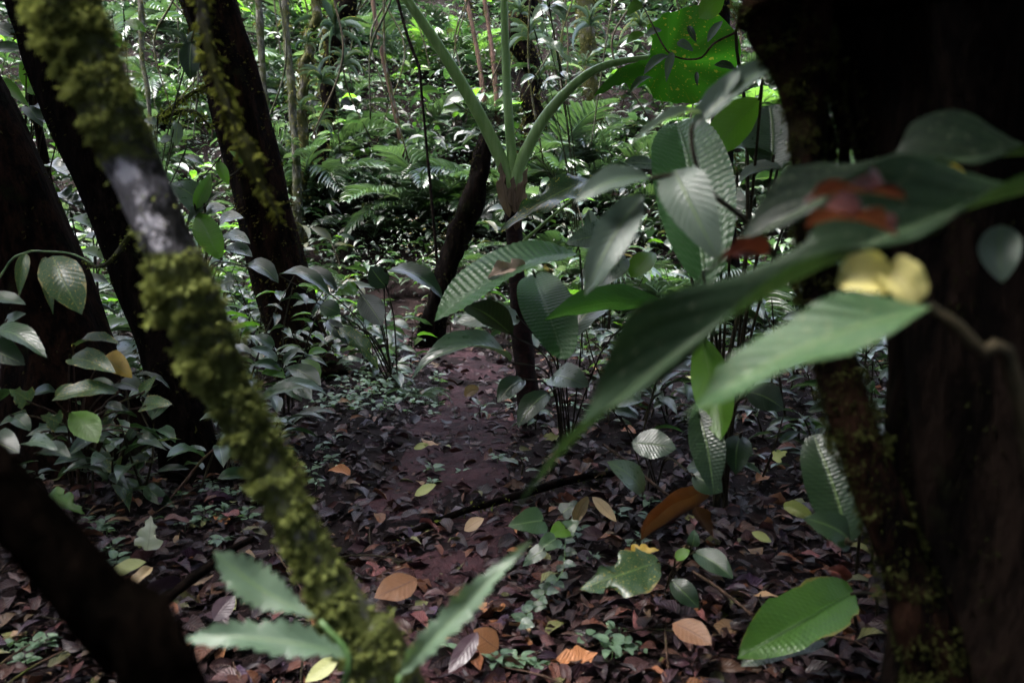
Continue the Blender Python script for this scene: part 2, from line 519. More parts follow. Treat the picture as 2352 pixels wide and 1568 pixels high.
def moss_mat():
    m, nt = nmat('moss'); b = NB(nt)
    at = b.new('ShaderNodeAttribute', attribute_name='tint').outputs[0]
    df = b.new('ShaderNodeBsdfDiffuse'); b.set(df.inputs[0], at)
    tl = b.new('ShaderNodeBsdfTranslucent'); b.set(tl.inputs[0], b.mix(1.0, at, (1.5, 1.5, 1.1, 1), 'MULTIPLY'))
    mx = b.new('ShaderNodeMixShader'); mx.inputs[0].default_value = 0.3
    out = b.new('ShaderNodeOutputMaterial')
    nt.links.new(df.outputs[0], mx.inputs[1]); nt.links.new(tl.outputs[0], mx.inputs[2]); nt.links.new(mx.outputs[0], out.inputs[0])
    return m


M['moss'] = moss_mat()
M['stalk'] = bark_mat('green_stalk', (0.05, 0.11, 0.03), (0.11, 0.18, 0.06), scale=30, rough=0.4, bump=0.2, streak=12, spec=0.5)
M['stalk_dark'] = bark_mat('dark_stalk', (0.018, 0.016, 0.010), (0.045, 0.036, 0.022), scale=40, rough=0.55, bump=0.3, streak=6)
M['cane'] = bark_mat('pinkish_cane', (0.035, 0.022, 0.016), (0.10, 0.062, 0.046), scale=20, rough=0.6, bump=0.3, moss=(0.07, 0.09, 0.02), moss_amt=0.2)
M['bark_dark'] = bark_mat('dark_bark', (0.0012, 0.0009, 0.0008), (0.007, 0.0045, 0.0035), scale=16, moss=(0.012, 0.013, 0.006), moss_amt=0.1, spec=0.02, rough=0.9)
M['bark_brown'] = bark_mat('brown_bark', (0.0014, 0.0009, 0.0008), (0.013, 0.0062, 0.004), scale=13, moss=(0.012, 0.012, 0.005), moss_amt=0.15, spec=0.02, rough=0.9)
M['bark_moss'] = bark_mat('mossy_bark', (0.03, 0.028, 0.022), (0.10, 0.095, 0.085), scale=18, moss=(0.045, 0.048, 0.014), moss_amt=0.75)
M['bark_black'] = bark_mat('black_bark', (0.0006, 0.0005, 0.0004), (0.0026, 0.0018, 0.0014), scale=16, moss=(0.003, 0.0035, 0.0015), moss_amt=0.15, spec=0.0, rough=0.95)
M['bark_grey'] = bark_mat('grey_bark', (0.020, 0.020, 0.015), (0.085, 0.085, 0.068), scale=22, moss=(0.035, 0.042, 0.012), moss_amt=0.5)
M['bark_lichen'] = bark_mat('lichen_bark', (0.010, 0.010, 0.010), (0.12, 0.115, 0.13), scale=16, lichen=(0.42, 0.40, 0.44), streak=2)
M['aroid_stem'] = bark_mat('dark_red_stem', (0.004, 0.0018, 0.0018), (0.024, 0.008, 0.007), scale=22, rough=0.7, bump=0.6, streak=0.6, spec=0.1)

# ------------------------------------------------------------------ ground and trail
def axis(segs):
    out = []
    for a, b_, st in segs: out.append(np.arange(a, b_, st))
    out.append(np.array([segs[-1][1]]))
    return np.concatenate(out)


gx = axis([(-45, -12, 1.5), (-12, -3.5, 0.25), (-3.5, 3.5, 0.045), (3.5, 12, 0.25), (12, 45, 1.5)])
gy = axis([(-30, -3, 1.5), (-3, 1.0, 0.2), (1.0, 9.0, 0.05), (9.0, 16, 0.15), (16, 70, 1.0)])
GX, GY = np.meshgrid(gx, gy)
GZ = ground_h(GX, GY)
me = mesh_np('ground', np.stack([GX, GY, GZ], -1).reshape(-1, 3), grid_quads(len(gy), len(gx)), mat=M['soil'])
tag(link('ground', me), 'dark damp forest floor rising to a far slope', None, kind='structure')

ty = np.linspace(0.4, 9.4, 420); tu = np.linspace(-1, 1, 33)
TY, TU = np.meshgrid(ty, tu, indexing='ij')
half = np.interp(ty, [0, 3, 5, 7, 9, 12], [0.42, 0.40, 0.36, 0.34, 0.38, 0.3])[:, None]
TX = ctr(TY) + TU * half * (1 + 0.25 * vnoise(TY * 2.3, np.sign(TU) * 4.0))
TZ = ground_h(TX, TY) + 0.008 + (0.014 * vnoise(TX * 8, TY * 8) + 0.010 * vnoise(TX * 19 + 5, TY * 19) + 0.006 * vnoise(TX * 37, TY * 37 + 2) + 0.026 * vnoise(TX * 3.1, TY * 2.7 + 4)) * (1 - TU ** 4) - 0.012 * np.abs(TU) ** 6
me = mesh_np('trail', np.stack([TX, TY, TZ], -1).reshape(-1, 3), grid_quads(len(ty), len(tu)), mat=M['mud'])
tag(link('trail', me), 'muddy purple brown footpath winding into the forest', None, kind='structure')

# ------------------------------------------------------------------ trees
def crown_arrays(c, rad, count, size, seed, tint=((0.015, 0.035, 0.010), (0.04, 0.08, 0.02))):
    r = np.random.default_rng(seed)
    u = leaf_arrays('ellip', 4, 1, fold=0.3, bend=0.6)
    k = max(6, count // 45)
    cl = r.normal(size=(k, 3)); cl /= np.linalg.norm(cl, axis=1)[:, None]; cl *= (r.random((k, 1)) ** 0.5) * 0.95
    pts = cl[r.integers(0, k, count)] + r.normal(size=(count, 3)) * 0.13
    pts = np.asarray(c) + pts * np.asarray(rad)
    d = r.normal(size=(count, 3)); d[:, 2] *= 0.35; d[:, 2] -= 0.25
    up = r.normal(size=(count, 3)) * 0.45 + [0, 0, 1]
    xf = basis(d, up) * (size * (0.6 + 0.8 * r.random(count)))[:, None, None]
    xf[:, :, 1] *= 0.5
    t = np.asarray(tint[0]) + r.random((count, 1)) * (np.asarray(tint[1]) - np.asarray(tint[0]))
    return scatter_arrays(u, xf, pts, t)


def moss_arrays(path, rad, fr, count, size, seed, zone=None, hang=0.5, cols=((0.020, 0.026, 0.005), (0.14, 0.165, 0.035)), out=0.0, side_v=None):
    r = np.random.default_rng(seed)
    n = len(path)
    pw = np.ones(n) if zone is None else np.asarray(zone, float)
    pw = pw / pw.sum()
    i = r.choice(n, count, p=pw)
    j = np.clip(i + r.choice([-1, 1], count), 0, n - 1)
    f = r.random((count, 1)) * 0.7
    a = r.random(count) * 2 * math.pi
    cl = vnoise(i * 0.9 + seed, a * 1.3 + seed)           # clump
    nrm = np.cos(a)[:, None] * fr[1][i] + np.sin(a)[:, None] * fr[2][i]
    kp = (cl + 0.5 * vnoise(i * 0.23 + seed * 3, a * 0.8)) > -0.36 + 0.3 * r.normal(size=count)
    if side_v is not None:
        kp &= r.random(count) < np.clip(0.62 + 0.75 * (nrm @ (np.asarray(side_v) / np.linalg.norm(side_v))), 0.10, 1)
    i, j, f, a, cl, nrm = i[kp], j[kp], f[kp], a[kp], cl[kp], nrm[kp]; count = len(i)
    ctrp = path[i] * (1 - f) + path[j] * f
    if zone is not None: out = out * (0.25 + 0.75 * np.clip(np.asarray(zone, float)[i] / max(zone), 0, 1) ** 1.5)
    pos = ctrp + nrm * (rad[i] * (0.97 + out * np.clip(cl, 0, 1) * r.random(count)))[:, None]
    d = nrm + r.normal(size=(count, 3)) * 0.5 + np.array([0, 0, -hang])
    up = r.normal(size=(count, 3))
    u = leaf_arrays('lance', 3, 1, fold=0.4, bend=1.0)
    s = size * (0.5 + 1.0 * r.random(count)) * (1 + 0.6 * np.clip(cl, -0.6, 1))
    xf = basis(d, up) * s[:, None, None]
    xf[:, :, 1] *= 0.42
    t = np.asarray(cols[0]) + (0.5 + 0.5 * cl + 0.3 * (r.random(count) - 0.5)).clip(0, 1)[:, None] * (np.asarray(cols[1]) - np.asarray(cols[0]))
    return scatter_arrays(u, xf, pos, t)


def pix_y(w):
    rel = w - CAMV
    return PH / 2 - (rel @ V_U) / np.maximum(rel @ V_F, 0.05) * FX


def to_ground(pts, radii, flare=1.5):
    """extend a trunk path (top first) down to the ground along its last direction"""
    pts = [np.asarray(p, float) for p in pts]
    d = pts[-1] - pts[-2]; d /= np.linalg.norm(d)
    d = d + np.array([0, 0, -0.5]); d /= np.linalg.norm(d)
    p = pts[-1].copy(); s = 0
    while p[2] > ground_h(p[0], p[1]) - 0.15 and s < 80:
        p = p + d * 0.05; s += 1
    if s > 2:
        pts.append(p); radii = list(radii) + [radii[-1] * flare]
    return pts, list(radii)


def tree(name, label, path_px, mat, up=3.5, sides=16, rough=0.08, ridges=0, moss=0, moss_size=0.03, moss_zone=None, crown=None,
         group=None, ground=True, moss_out=0.15, flare=1.5, seed=1, cat='tree', hang=0.5, n=None, top_lean=None, lichen=None, moss_cols=None, trunk_name='trunk', moss_side=None):
    pts = [P(x, y, d) for x, y, d, r in path_px]
    rad = [r / FX * d for x, y, d, r in path_px]
    if ground: pts, rad = to_ground(pts, rad, flare)
    if up:
        d = pts[0] - pts[1]; d = d / np.linalg.norm(d)
        if top_lean is not None: d = np.asarray(top_lean, float); d /= np.linalg.norm(d)
        d2 = d * 0.5 + np.array([0, 0, 0.6]); d2 /= np.linalg.norm(d2)
        pts = [pts[0] + d * up * 0.45 + d2 * up * 0.55, pts[0] + d * up * 0.45] + pts
        rad = [rad[0] * 0.6, rad[0] * 0.85] + rad
    base = pts[-1].copy(); base[2] = max(base[2], float(ground_h(base[0], base[1]))) if ground else base[2]
    v, q, uv, path, r_, fr = tube(np.array(pts) - base, rad, sides, n or (len(pts) * 9), rough, 4.0 / max(rad[len(rad) // 2] * 12, 0.3), seed, ridges)
    o = root(name, base, label, cat, group)
    tint = None
    if lichen is not None:
        tint = np.zeros((len(v), 3))
        w = v + base
        for lx, ly, ld, lr in lichen:
            c = P(lx, ly, ld); rr = lr / FX * ld
            tint[:, 0] = np.maximum(tint[:, 0], np.clip(1.2 - np.linalg.norm(w - c, axis=1) / rr, 0, 1))
        tint[:, 1] = np.clip(np.interp(pix_y(w), [a for a, _ in moss_zone], [b_ for _, b_ in moss_zone]), 0, 1)
    tk = link(trunk_name, mesh_np(trunk_name, v, q, uv, tint, mat), o)
    if moss:
        zone = None
        if moss_zone is not None:
            pw = path + base
            rel = pw - CAMV
            dd = rel @ V_F
            py = PH / 2 - (rel @ V_U) / dd * FX
            zone = np.interp(py, [a for a, _ in moss_zone], [b for _, b in moss_zone])
        kw = {} if moss_cols is None else {'cols': moss_cols}
        mv = moss_arrays(path, r_, fr, moss, moss_size, seed + 5, zone, hang, out=moss_out, side_v=moss_side, **kw)
        mo = link('moss', mesh_np('moss', *mv, mat=M['moss']), tk)
        mo['kind'] = 'stuff'
    if crown is not None:
        for (cx, cy, cz, rx, ry, rz, cnt) in crown:
            cv = crown_arrays(np.array([cx, cy, cz]) - base, (rx, ry, rz), cnt, 0.42, seed + cnt)
            cr = link('crown', mesh_np('crown', *cv, mat=M['veg']), o)
            limb = tube([path[0], (path[0] + np.array([cx, cy, cz]) - base) / 2 + [0, 0, 0.3], np.array([cx, cy, cz]) - base], [r_[0] * 0.9, r_[0] * 0.6, r_[0] * 0.25], 7, 10, 0.1)
            link('limb', mesh_np('limb', limb[0], limb[1], limb[2], mat=mat), o)
    return o, path + base, r_, fr


# foreground leaning mossy trunk with pale lichen
tree('leaning_mossy_tree', 'slender leaning tree thick with moss and pale lichen patches, out of focus', [
    (118, -120, 1.12, 70), (152, 0, 1.12, 68), (205, 130, 1.12, 62), (262, 280, 1.12, 60), (325, 420, 1.13, 58), (385, 560, 1.13, 54), (438, 680, 1.14, 60),
    (492, 820, 1.14, 54), (560, 960, 1.15, 48), (635, 1100, 1.15, 45), (705, 1240, 1.15, 46), (770, 1370, 1.15, 52), (835, 1480, 1.15, 60), (905, 1580, 1.15, 68)],
    M['bark_lichen'], up=3.6, sides=28, rough=0.10, moss=74000, moss_size=0.0068, moss_cols=((0.028, 0.034, 0.011), (0.17, 0.195, 0.062)),
    moss_zone=[(-700, 0.4), (-50, 1.6), (250, 1.8), (335, 1.0), (375, 0.04), (575, 0.04), (610, 1.9), (700, 2.8), (820, 2.4), (900, 1.2), (1000, 2.4), (1100, 1.6), (1160, 0.9), (1250, 0.5), (1400, 0.9), (1600, 1.0), (2000, 0.5)],
    moss_out=1.0, seed=2, n=220, moss_side=(-0.8, -0.5, 0.3), lichen=[(288, 395, 1.09, 44), (318, 440, 1.09, 36), (340, 515, 1.09, 50), (365, 560, 1.09, 36), (690, 1240, 1.1, 22), (700, 1300, 1.1, 20)],  # real moss, thinned on the right to put that side's shade into the tufts
    crown=[(-1.2, 2.9, 6.4, 1.3, 1.3, 0.7, 350)])
# dark branch in the lower left corner
tree('slanting_dark_tree', 'bare dark young tree slanting through the lower left corner, badly out of focus', [
    (-260, 820, 0.62, 66), (-60, 1060, 0.62, 70), (120, 1260, 0.62, 74), (300, 1480, 0.62, 80), (420, 1660, 0.62, 86)],
    M['bark_black'], up=2.5, sides=18, rough=0.06, seed=3, flare=1.2, top_lean=(-0.6, 0.1, 1.0), n=40)
# big trunk beside the trail
t3, t3p, t3r, t3f = tree('forest_tree', 'big black trunk with brown mossy edge beside the muddy trail', [
    (440, -120, 7.0, 62), (478, 0, 7.0, 60), (520, 130, 7.0, 60), (553, 260, 7.0, 60), (585, 380, 7.0, 61), (617, 520, 7.0, 62), (645, 640, 7.0, 62), (680, 760, 6.95, 62), (705, 840, 6.9, 70), (722, 890, 6.85, 88)],
    M['bark_brown'], up=6.0, sides=30, rough=0.06, ridges=7, moss=5000, moss_size=0.028, moss_out=0.05, seed=4, n=140, moss_cols=((0.010, 0.009, 0.004), (0.055, 0.05, 0.016)),
    crown=[(-3.6, 5.2, 9.5, 2.6, 2.0, 1.4, 900)])
# trunk behind the mossy one
tree('forest_tree', 'black straight trunk directly behind the leaning mossy tree', [
    (60, -60, 4.2, 62), (108, 90, 4.2, 60), (165, 260, 4.2, 56), (222, 400, 4.2, 52), (275, 540, 4.2, 50), (318, 660, 4.2, 52), (372, 800, 4.2, 52), (410, 930, 4.15, 58)],
    M['bark_dark'], up=5.0, sides=24, rough=0.07, moss=1200, moss_size=0.02, moss_out=0.05, seed=5, moss_cols=((0.010, 0.009, 0.004), (0.04, 0.04, 0.014)), crown=[(-4.2, 4.0, 7.5, 2.5, 2.4, 1.3, 1300)])
# thick trunk at the left edge
tree('forest_tree', 'thick black leaning trunk with brown bark at the left frame edge', [
    (-330, -60, 4.6, 120), (-170, 130, 4.6, 118), (-60, 320, 4.6, 115), (20, 500, 4.6, 112), (80, 640, 4.6, 112), (128, 780, 4.55, 108), (150, 880, 4.5, 118)],
    M['bark_brown'], up=5.5, sides=30, rough=0.06, ridges=6, moss=1200, moss_size=0.018, moss_out=0.03, seed=6, moss_cols=((0.010, 0.009, 0.004), (0.04, 0.035, 0.014)), crown=[(-6.0, 3.0, 7.5, 2.8, 3.0, 1.4, 1500)])
# huge dark trunk on the right
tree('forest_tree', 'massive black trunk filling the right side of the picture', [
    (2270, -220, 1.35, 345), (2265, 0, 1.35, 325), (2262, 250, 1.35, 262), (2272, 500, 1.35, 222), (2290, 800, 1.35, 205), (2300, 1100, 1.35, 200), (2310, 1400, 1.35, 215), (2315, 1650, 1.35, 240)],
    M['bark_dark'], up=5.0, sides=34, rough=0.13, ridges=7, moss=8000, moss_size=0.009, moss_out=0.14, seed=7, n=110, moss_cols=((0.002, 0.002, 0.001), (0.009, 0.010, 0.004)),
    crown=[(1.2, 1.2, 5.5, 2.2, 2.6, 1.2, 2300), (2.8, 3.6, 6.4, 2.4, 2.4, 1.2, 1800), (1.0, -1.5, 5.5, 2.5, 2.2, 1.0, 1500), (0.6, 2.2, 5.9, 1.5, 1.5, 0.6, 700)])  # crowns out of frame, added to keep the right side dark
tree('forest_tree', 'crooked mossy stem leaning against the massive right hand trunk', [
    (1780, -160, 1.3, 105), (1808, 0, 1.3, 98), (1838, 130, 1.3, 70), (1852, 260, 1.3, 42), (1852, 370, 1.3, 36), (1858, 480, 1.32, 40), (1880, 650, 1.34, 44), (1915, 820, 1.34, 48),
    (1965, 1000, 1.32, 52), (2030, 1170, 1.3, 52), (2085, 1330, 1.3, 60), (2140, 1500, 1.3, 70), (2170, 1650, 1.3, 80)],
    M['bark_brown'], up=3.0, sides=22, rough=0.16, moss=26000, moss_size=0.0065, moss_out=0.45, seed=8, n=150, moss_cols=((0.003, 0.0035, 0.0015), (0.030, 0.034, 0.011)),
    moss_zone=[(-300, 1), (200, 1), (300, 0.3), (800, 1.0), (1050, 1.2), (1200, 0.3), (1350, 0.8), (1600, 1.0)])
for i, (x0, x1, y1, d, r) in enumerate([(1890, 1905, 430, 1.36, 12), (1915, 1935, 520, 1.34, 15), (1945, 1930, 470, 1.38, 10), (1965, 1978, 560, 1.33, 16), (1905, 1888, 380, 1.40, 8), (1990, 1999, 620, 1.32, 13)]):  # dark roots added to close the bright gap between the trunks
    tree('gap_filler_root', 'added dark mossy root filling the bright gap between the two right trunks', [(x0, -140, d, r), (x0 + 8, 60, d, r), ((x0 + x1) / 2 - 9, 220, d, r * 0.9), (x1 + 5, 340, d, r), (x1, y1, d, r * 0.5)],
         M['bark_dark'], up=2.0, sides=9, rough=0.25, moss=700, moss_size=0.010, moss_out=0.7, seed=40 + i, ground=False, cat='root', group='added roots filling the gap between the right trunks', hang=1.4, trunk_name='root_stem', moss_cols=((0.004, 0.004, 0.002), (0.026, 0.028, 0.010)))
# dark twisted trunk in the middle distance
tree('forest_tree', 'crooked black dead trunk rising left of the elephant ear', [
    (1122, 290, 8.9, 14), (1112, 350, 8.9, 22), (1098, 420, 8.9, 22), (1078, 480, 8.9, 26), (1052, 545, 8.9, 26), (1030, 610, 8.9, 28), (1012, 680, 8.9, 26), (995, 745, 8.9, 32)],
    M['bark_dark'], up=0, sides=16, rough=0.25, moss=1500, moss_size=0.03, moss_out=0.2, seed=9, moss_cols=((0.004, 0.004, 0.002), (0.014, 0.014, 0.006)))
# hanging mossy liana close to the camera, in front of the big trunk
tree('hanging_liana', 'thin moss hung liana dangling before the big black trunk, out of focus', [
    (455, -200, 1.5, 13), (462, 0, 1.5, 13), (482, 120, 1.5, 13), (515, 220, 1.5, 11), (545, 300, 1.5, 13), (568, 350, 1.5, 22), (600, 420, 1.5, 8), (640, 500, 1.5, 3)],
    M['bark_moss'], up=3.0, sides=12, rough=0.25, moss=900, moss_size=0.014, moss_out=0.6, seed=10, ground=False, cat='liana', hang=1.2, trunk_name='vine',
    moss_cols=((0.05, 0.055, 0.014), (0.11, 0.12, 0.025)))

# thin background trees: (name kind, label, path)
BGT = [
    ('sapling', 'pale straight sapling just right of the big black trunk', [(592, -40, 11, 8), (600, 120, 11, 8), (612, 260, 11, 8.5), (625, 420, 11, 9), (632, 520, 11, 10)], 'bark_grey', 100),
    ('sapling', 'grey mossy sapling with a long straight stem, second from the big black trunk', [(655, -40, 11.5, 9), (662, 130, 11.5, 9), (672, 260, 11.5, 10), (682, 400, 11.5, 10), (684, 530, 11.5, 11)], 'bark_grey', 500),
    ('mossy_tree', 'forked tree sheathed in olive moss left of the fern bank', [(738, -40, 12, 11), (728, 40, 12, 11), (712, 120, 12, 11), (700, 190, 12, 12), (694, 300, 12, 14), (690, 420, 12, 15), (688, 520, 12, 16)], 'bark_moss', 1600),
    ('mossy_tree', 'olive mossy trunk leaning over the ferns with hanging moss', [(800, -60, 12.5, 30), (790, 30, 12.5, 26), (768, 110, 12.5, 18), (752, 200, 12.5, 19), (740, 300, 12.5, 17), (735, 420, 12.5, 16), (732, 540, 12.5, 17)], 'bark_dark', 2600),
    ('cane', 'pinkish bare cane slanting through the ferns', [(852, -30, 13, 5), (865, 60, 13, 5), (888, 170, 13, 5.5), (908, 260, 13, 6), (922, 330, 13, 6)], 'cane', 0),
    ('cane', 'thin brown cane behind the left elephant ear stalk', [(1065, -30, 14, 5), (1085, 60, 14, 5), (1100, 140, 14, 5), (1112, 230, 14, 6)], 'cane', 100),
    ('cane', 'thin brown cane between the two tall elephant ear stalks', [(1108, -30, 14, 5), (1122, 60, 14, 5), (1135, 160, 14, 5.5), (1142, 260, 14, 6)], 'cane', 100),
    ('mossy_tree', 'shaggy black trunk draped in epiphytes right of the elephant ear', [(1200, -60, 13, 30), (1202, 40, 13, 30), (1208, 130, 13, 24), (1214, 220, 13, 22), (1222, 320, 13, 24), (1232, 420, 13, 26), (1236, 500, 13, 28)], 'bark_dark', 2600),
    ('mossy_tree', 'brown trunk furred with hanging moss below the elephant ear leaf', [(1338, -60, 14, 20), (1346, 40, 14, 20), (1354, 130, 14, 17), (1362, 240, 14, 16), (1370, 350, 14, 17)], 'bark_moss', 2600),
    ('mossy_tree', 'dark trunk standing behind the pleated upright leaf', [(1640, -60, 9, 30), (1650, 150, 9, 28), (1655, 350, 9, 30), (1660, 560, 9, 34)], 'bark_dark', 1200),
    ('sapling', 'slim grey sapling in the bright gap beside the mossy tree', [(318, -40, 12, 6), (325, 90, 12, 6), (338, 200, 12, 6), (345, 330, 12, 7)], 'bark_grey', 120),
    ('sapling', 'slim dark sapling behind the leaning mossy tree top', [(40, -40, 7, 9), (55, 90, 7, 9), (75, 220, 7, 10), (95, 330, 7, 10)], 'bark_brown', 300),
    ('cane', 'dark thin cane crossing the left elephant ear stalk', [(905, -30, 10, 3.5), (935, 80, 10, 3.5), (960, 150, 10, 3.5), (968, 210, 10, 3)], 'bark_dark', 0),
]
for i, (nm, lb, path, mt, ms) in enumerate(BGT):
    if nm != 'cane':                 # crooked, uneven stems
        q2 = []
        for a_, b_ in zip(path[:-1], path[1:]):
            q2.append(a_)
            q2.append(tuple((np.array(a_) + np.array(b_)) / 2 + np.array([rng.normal() * a_[3] * 0.55, 0, 0, rng.normal() * a_[3] * 0.15])))
        path = q2 + [path[-1]]
    tree(nm, lb, path, M[mt], up=3.5 if path[0][1] < 0 else 0, sides=10, rough=0.14, moss=ms, moss_size=0.045, moss_out=0.45, seed=20 + i, hang=1.3,
         cat='cane' if nm == 'cane' else 'tree', flare=1.2, moss_cols=((0.010, 0.010, 0.004), (0.055, 0.053, 0.018)))

# side branch of the forked mossy tree etc. : mossy broken branches in front of the bright gap
def branch(name, label, path_px, mat, moss=0, size=0.03, seed=60, group=None, cat='branch'):
    return tree(name, label, path_px, M[mat], up=0, sides=8, rough=0.15, moss=moss, moss_size=size, moss_out=0.5, seed=seed, ground=False, group=group, cat=cat, trunk_name='stem', hang=0.8)


branch('fallen_branch', 'mossy fallen branch propped between the two trunks at upper left', [(362, 272, 7, 5), (400, 245, 7, 6), (440, 215, 7, 5), (475, 200, 7, 4)], 'bark_moss', 500, 0.03)
branch('fallen_branch', 'short mossy twig hooked below the bright gap', [(372, 275, 6.6, 4), (410, 258, 6.6, 5), (450, 258, 6.6, 4), (480, 290, 6.6, 3)], 'bark_moss', 350, 0.03, 61)
branch('hanging_liana', 'mossy green liana looping under the leaning mossy tree', [(190, 600, 3.4, 3), (215, 612, 3.4, 4), (245, 605, 3.4, 5), (275, 575, 3.4, 6), (300, 535, 3.4, 6), (330, 480, 3.4, 6)], 'bark_moss', 120, 0.012, 62, cat='liana')
branch('fallen_branch', 'dark twig lying across the trail from the fern side', [(860, 1255, 3.35, 5), (960, 1215, 3.45, 7), (1060, 1175, 3.55, 8), (1180, 1140, 3.7, 9), (1320, 1100, 3.9, 9), (1420, 1085, 4.0, 7)], 'bark_dark', 250, 0.015, 63)
branch('fallen_branch', 'thick rotten root lying in the litter behind the serrated leaf', [(270, 1440, 2.4, 11), (370, 1380, 2.5, 14), (440, 1330, 2.6, 12), (520, 1270, 2.7, 9), (580, 1235, 2.8, 7)], 'bark_dark', 0, 0.015, 64)
branch('fallen_branch', 'thin dry twig propped in the dark beside the left undergrowth', [(390, 1145, 3.2, 2), (430, 1100, 3.2, 3), (460, 1060, 3.2, 3), (490, 1032, 3.2, 2)], 'cane', 0, 0.015, 65)
branch('fallen_branch', 'bare twig rising beside the shrub at the trunk foot', [(655, 985, 4.7, 4), (690, 958, 4.7, 5), (728, 925, 4.7, 4)], 'cane', 0, 0.015, 66)
branch('fallen_branch', 'long dead stick lying under the glossy oval leaf', [(1385, 1020, 3.3, 3), (1440, 1060, 3.2, 4), (1500, 1110, 3.1, 4), (1550, 1150, 3.0, 3)], 'cane', 0, 0.015, 67)
branch('fallen_branch', 'thin brown stick by the bright pleated leaf', [(1590, 1310, 2.6, 3), (1650, 1350, 2.5, 4), (1730, 1412, 2.4, 4)], 'cane', 0, 0.015, 68)
branch('hanging_liana', 'dead brown stem standing in the dark beneath the big leaf', [(2085, 760, 2.2, 8), (2085, 880, 2.2, 8), (2090, 1000, 2.2, 8), (2092, 1130, 2.2, 8)], 'bark_brown', 0, 0.015, 69, cat='stem')
branch('hanging_liana', 'pale broken stub standing in the dark right of the ribbed leaf', [(2145, 955, 2.1, 6), (2130, 1010, 2.1, 10), (2112, 1060, 2.1, 8)], 'cane', 0, 0.015, 70, cat='stem')

# ------------------------------------------------------------------ leaf library and plants
SHAPES = {
    'b0': dict(kind='ellip', n=10, m=2, fold=0.35, bend=0.8, side=0.15, wav=0.012, seed=0),
    'b1': dict(kind='ellip', n=10, m=2, fold=0.30, bend=1.2, side=0.25, wav=0.016, seed=1),
    'b2': dict(kind='ovate', n=10, m=2, fold=0.30, bend=1.0, side=0.15, wav=0.016, seed=2),
    'b3': dict(kind='drip', n=12, m=2, fold=0.35, bend=1.0, side=0.2, wav=0.010, seed=3),
    'obov': dict(kind='obov', n=10, m=2, fold=0.25, bend=0.7, side=0.1, wav=0.010, seed=1),
    'lance': dict(kind='lance', n=12, m=2, fold=0.35, bend=0.9, side=0.25, wav=0.008, seed=2),
    'flat': dict(kind='ellip', n=12, m=3, fold=0.15, bend=0.3, side=0.1, wav=0.012, seed=3),
    'heart': dict(kind='heart', n=12, m=3, fold=0.25, bend=0.5, side=0.08, wav=0.015, seed=1),
    'arch': dict(kind='lance', n=16, m=2, fold=0.5, bend=1.9, side=0.2, wav=0.012, seed=4),
    'pl0': dict(kind='oblong', n=190, m=5, fold=0.28, bend=0.45, side=0.10, pleat=28, pamp=0.0032, wav=0.012, wfreq=1.7, seed=0),
    'pl1': dict(kind='ellip', n=110, m=6, fold=0.30, bend=0.75, side=0.15, pleat=26, pamp=0.0032, wav=0.015, wfreq=1.6, seed=1),
    'pl3': dict(kind='ellip', n=110, m=6, fold=0.55, bend=0.9, side=0.22, pleat=30, pamp=0.0022, wav=0.03, wfreq=1.3, ragged=0.12, seed=9),
    'pl2': dict(kind='ovate', n=90, m=6, fold=0.25, bend=1.0, side=0.15, pleat=26, pamp=0.0026, wav=0.02, wfreq=1.6, seed=2),
    'serr': dict(kind='obov', n=91, m=3, fold=0.20, bend=-0.5, side=0.2, serr=12, samp=0.20, wav=0.018, wfreq=2.5, seed=3),
    'serr2': dict(kind='lance', n=91, m=3, fold=0.20, bend=0.9, side=0.35, serr=12, samp=0.20, wav=0.020, wfreq=2.6, seed=4),
    'big': dict(kind='drip', n=90, m=6, fold=0.35, bend=1.05, side=0.10, pleat=14, pamp=0.0006, wav=0.028, wfreq=2.7, ragged=0.4, seed=5),
    'big2': dict(kind='drip', n=60, m=5, fold=0.25, bend=0.5, side=0.12, pleat=14, pamp=0.0006, ragged=0.1, wav=0.024, wfreq=2.0, seed=6),
    'rag': dict(kind='ellip', n=40, m=3, fold=0.25, bend=0.9, side=0.2, wav=0.03, ragged=0.9, seed=3),
    'rag2': dict(kind='ovate', n=40, m=3, fold=0.25, bend=0.7, side=0.1, wav=0.03, ragged=0.7, seed=8),
    'curl': dict(kind='ellip', n=16, m=4, fold=1.6, bend=1.6, side=0.3, wav=0.05, curl=0.3, twist=0.9, seed=5),
    'curl2': dict(kind='ovate', n=16, m=4, fold=1.1, bend=-1.3, side=0.2, wav=0.06, curl=-0.5, twist=-0.6, seed=6),
    'roll': dict(kind='oblong', n=16, m=5, fold=3.2, bend=0.5, side=0.15, wav=0.03, twist=0.6, seed=7),
    'crimp': dict(kind='ovate', n=30, m=4, fold=0.9, bend=0.9, side=0.3, wav=0.09, wfreq=1.6, ragged=0.7, seed=11),
    'crimp2': dict(kind='ellip', n=30, m=4, fold=1.0, bend=1.1, side=0.3, wav=0.08, wfreq=2.1, ragged=0.6, seed=14),
    'cup': dict(kind='oblong', n=20, m=5, fold=0.9, bend=1.3, side=0.1, wav=0.03, curl=-0.4, seed=9),
    'strap': dict(kind='strap', n=9, m=1, fold=0.8, bend=1.7, side=0.1, seed=1),
}
_lc = {}


def leaf_mesh(key, mat):
    k = (key, mat)
    if k not in _lc:
        v, q, uv = leaf_arrays(**SHAPES[key])
        _lc[k] = mesh_np(key, v, q, uv, None, M[mat])
    return _lc[k]


UP = np.array([0, 0, 1.0])


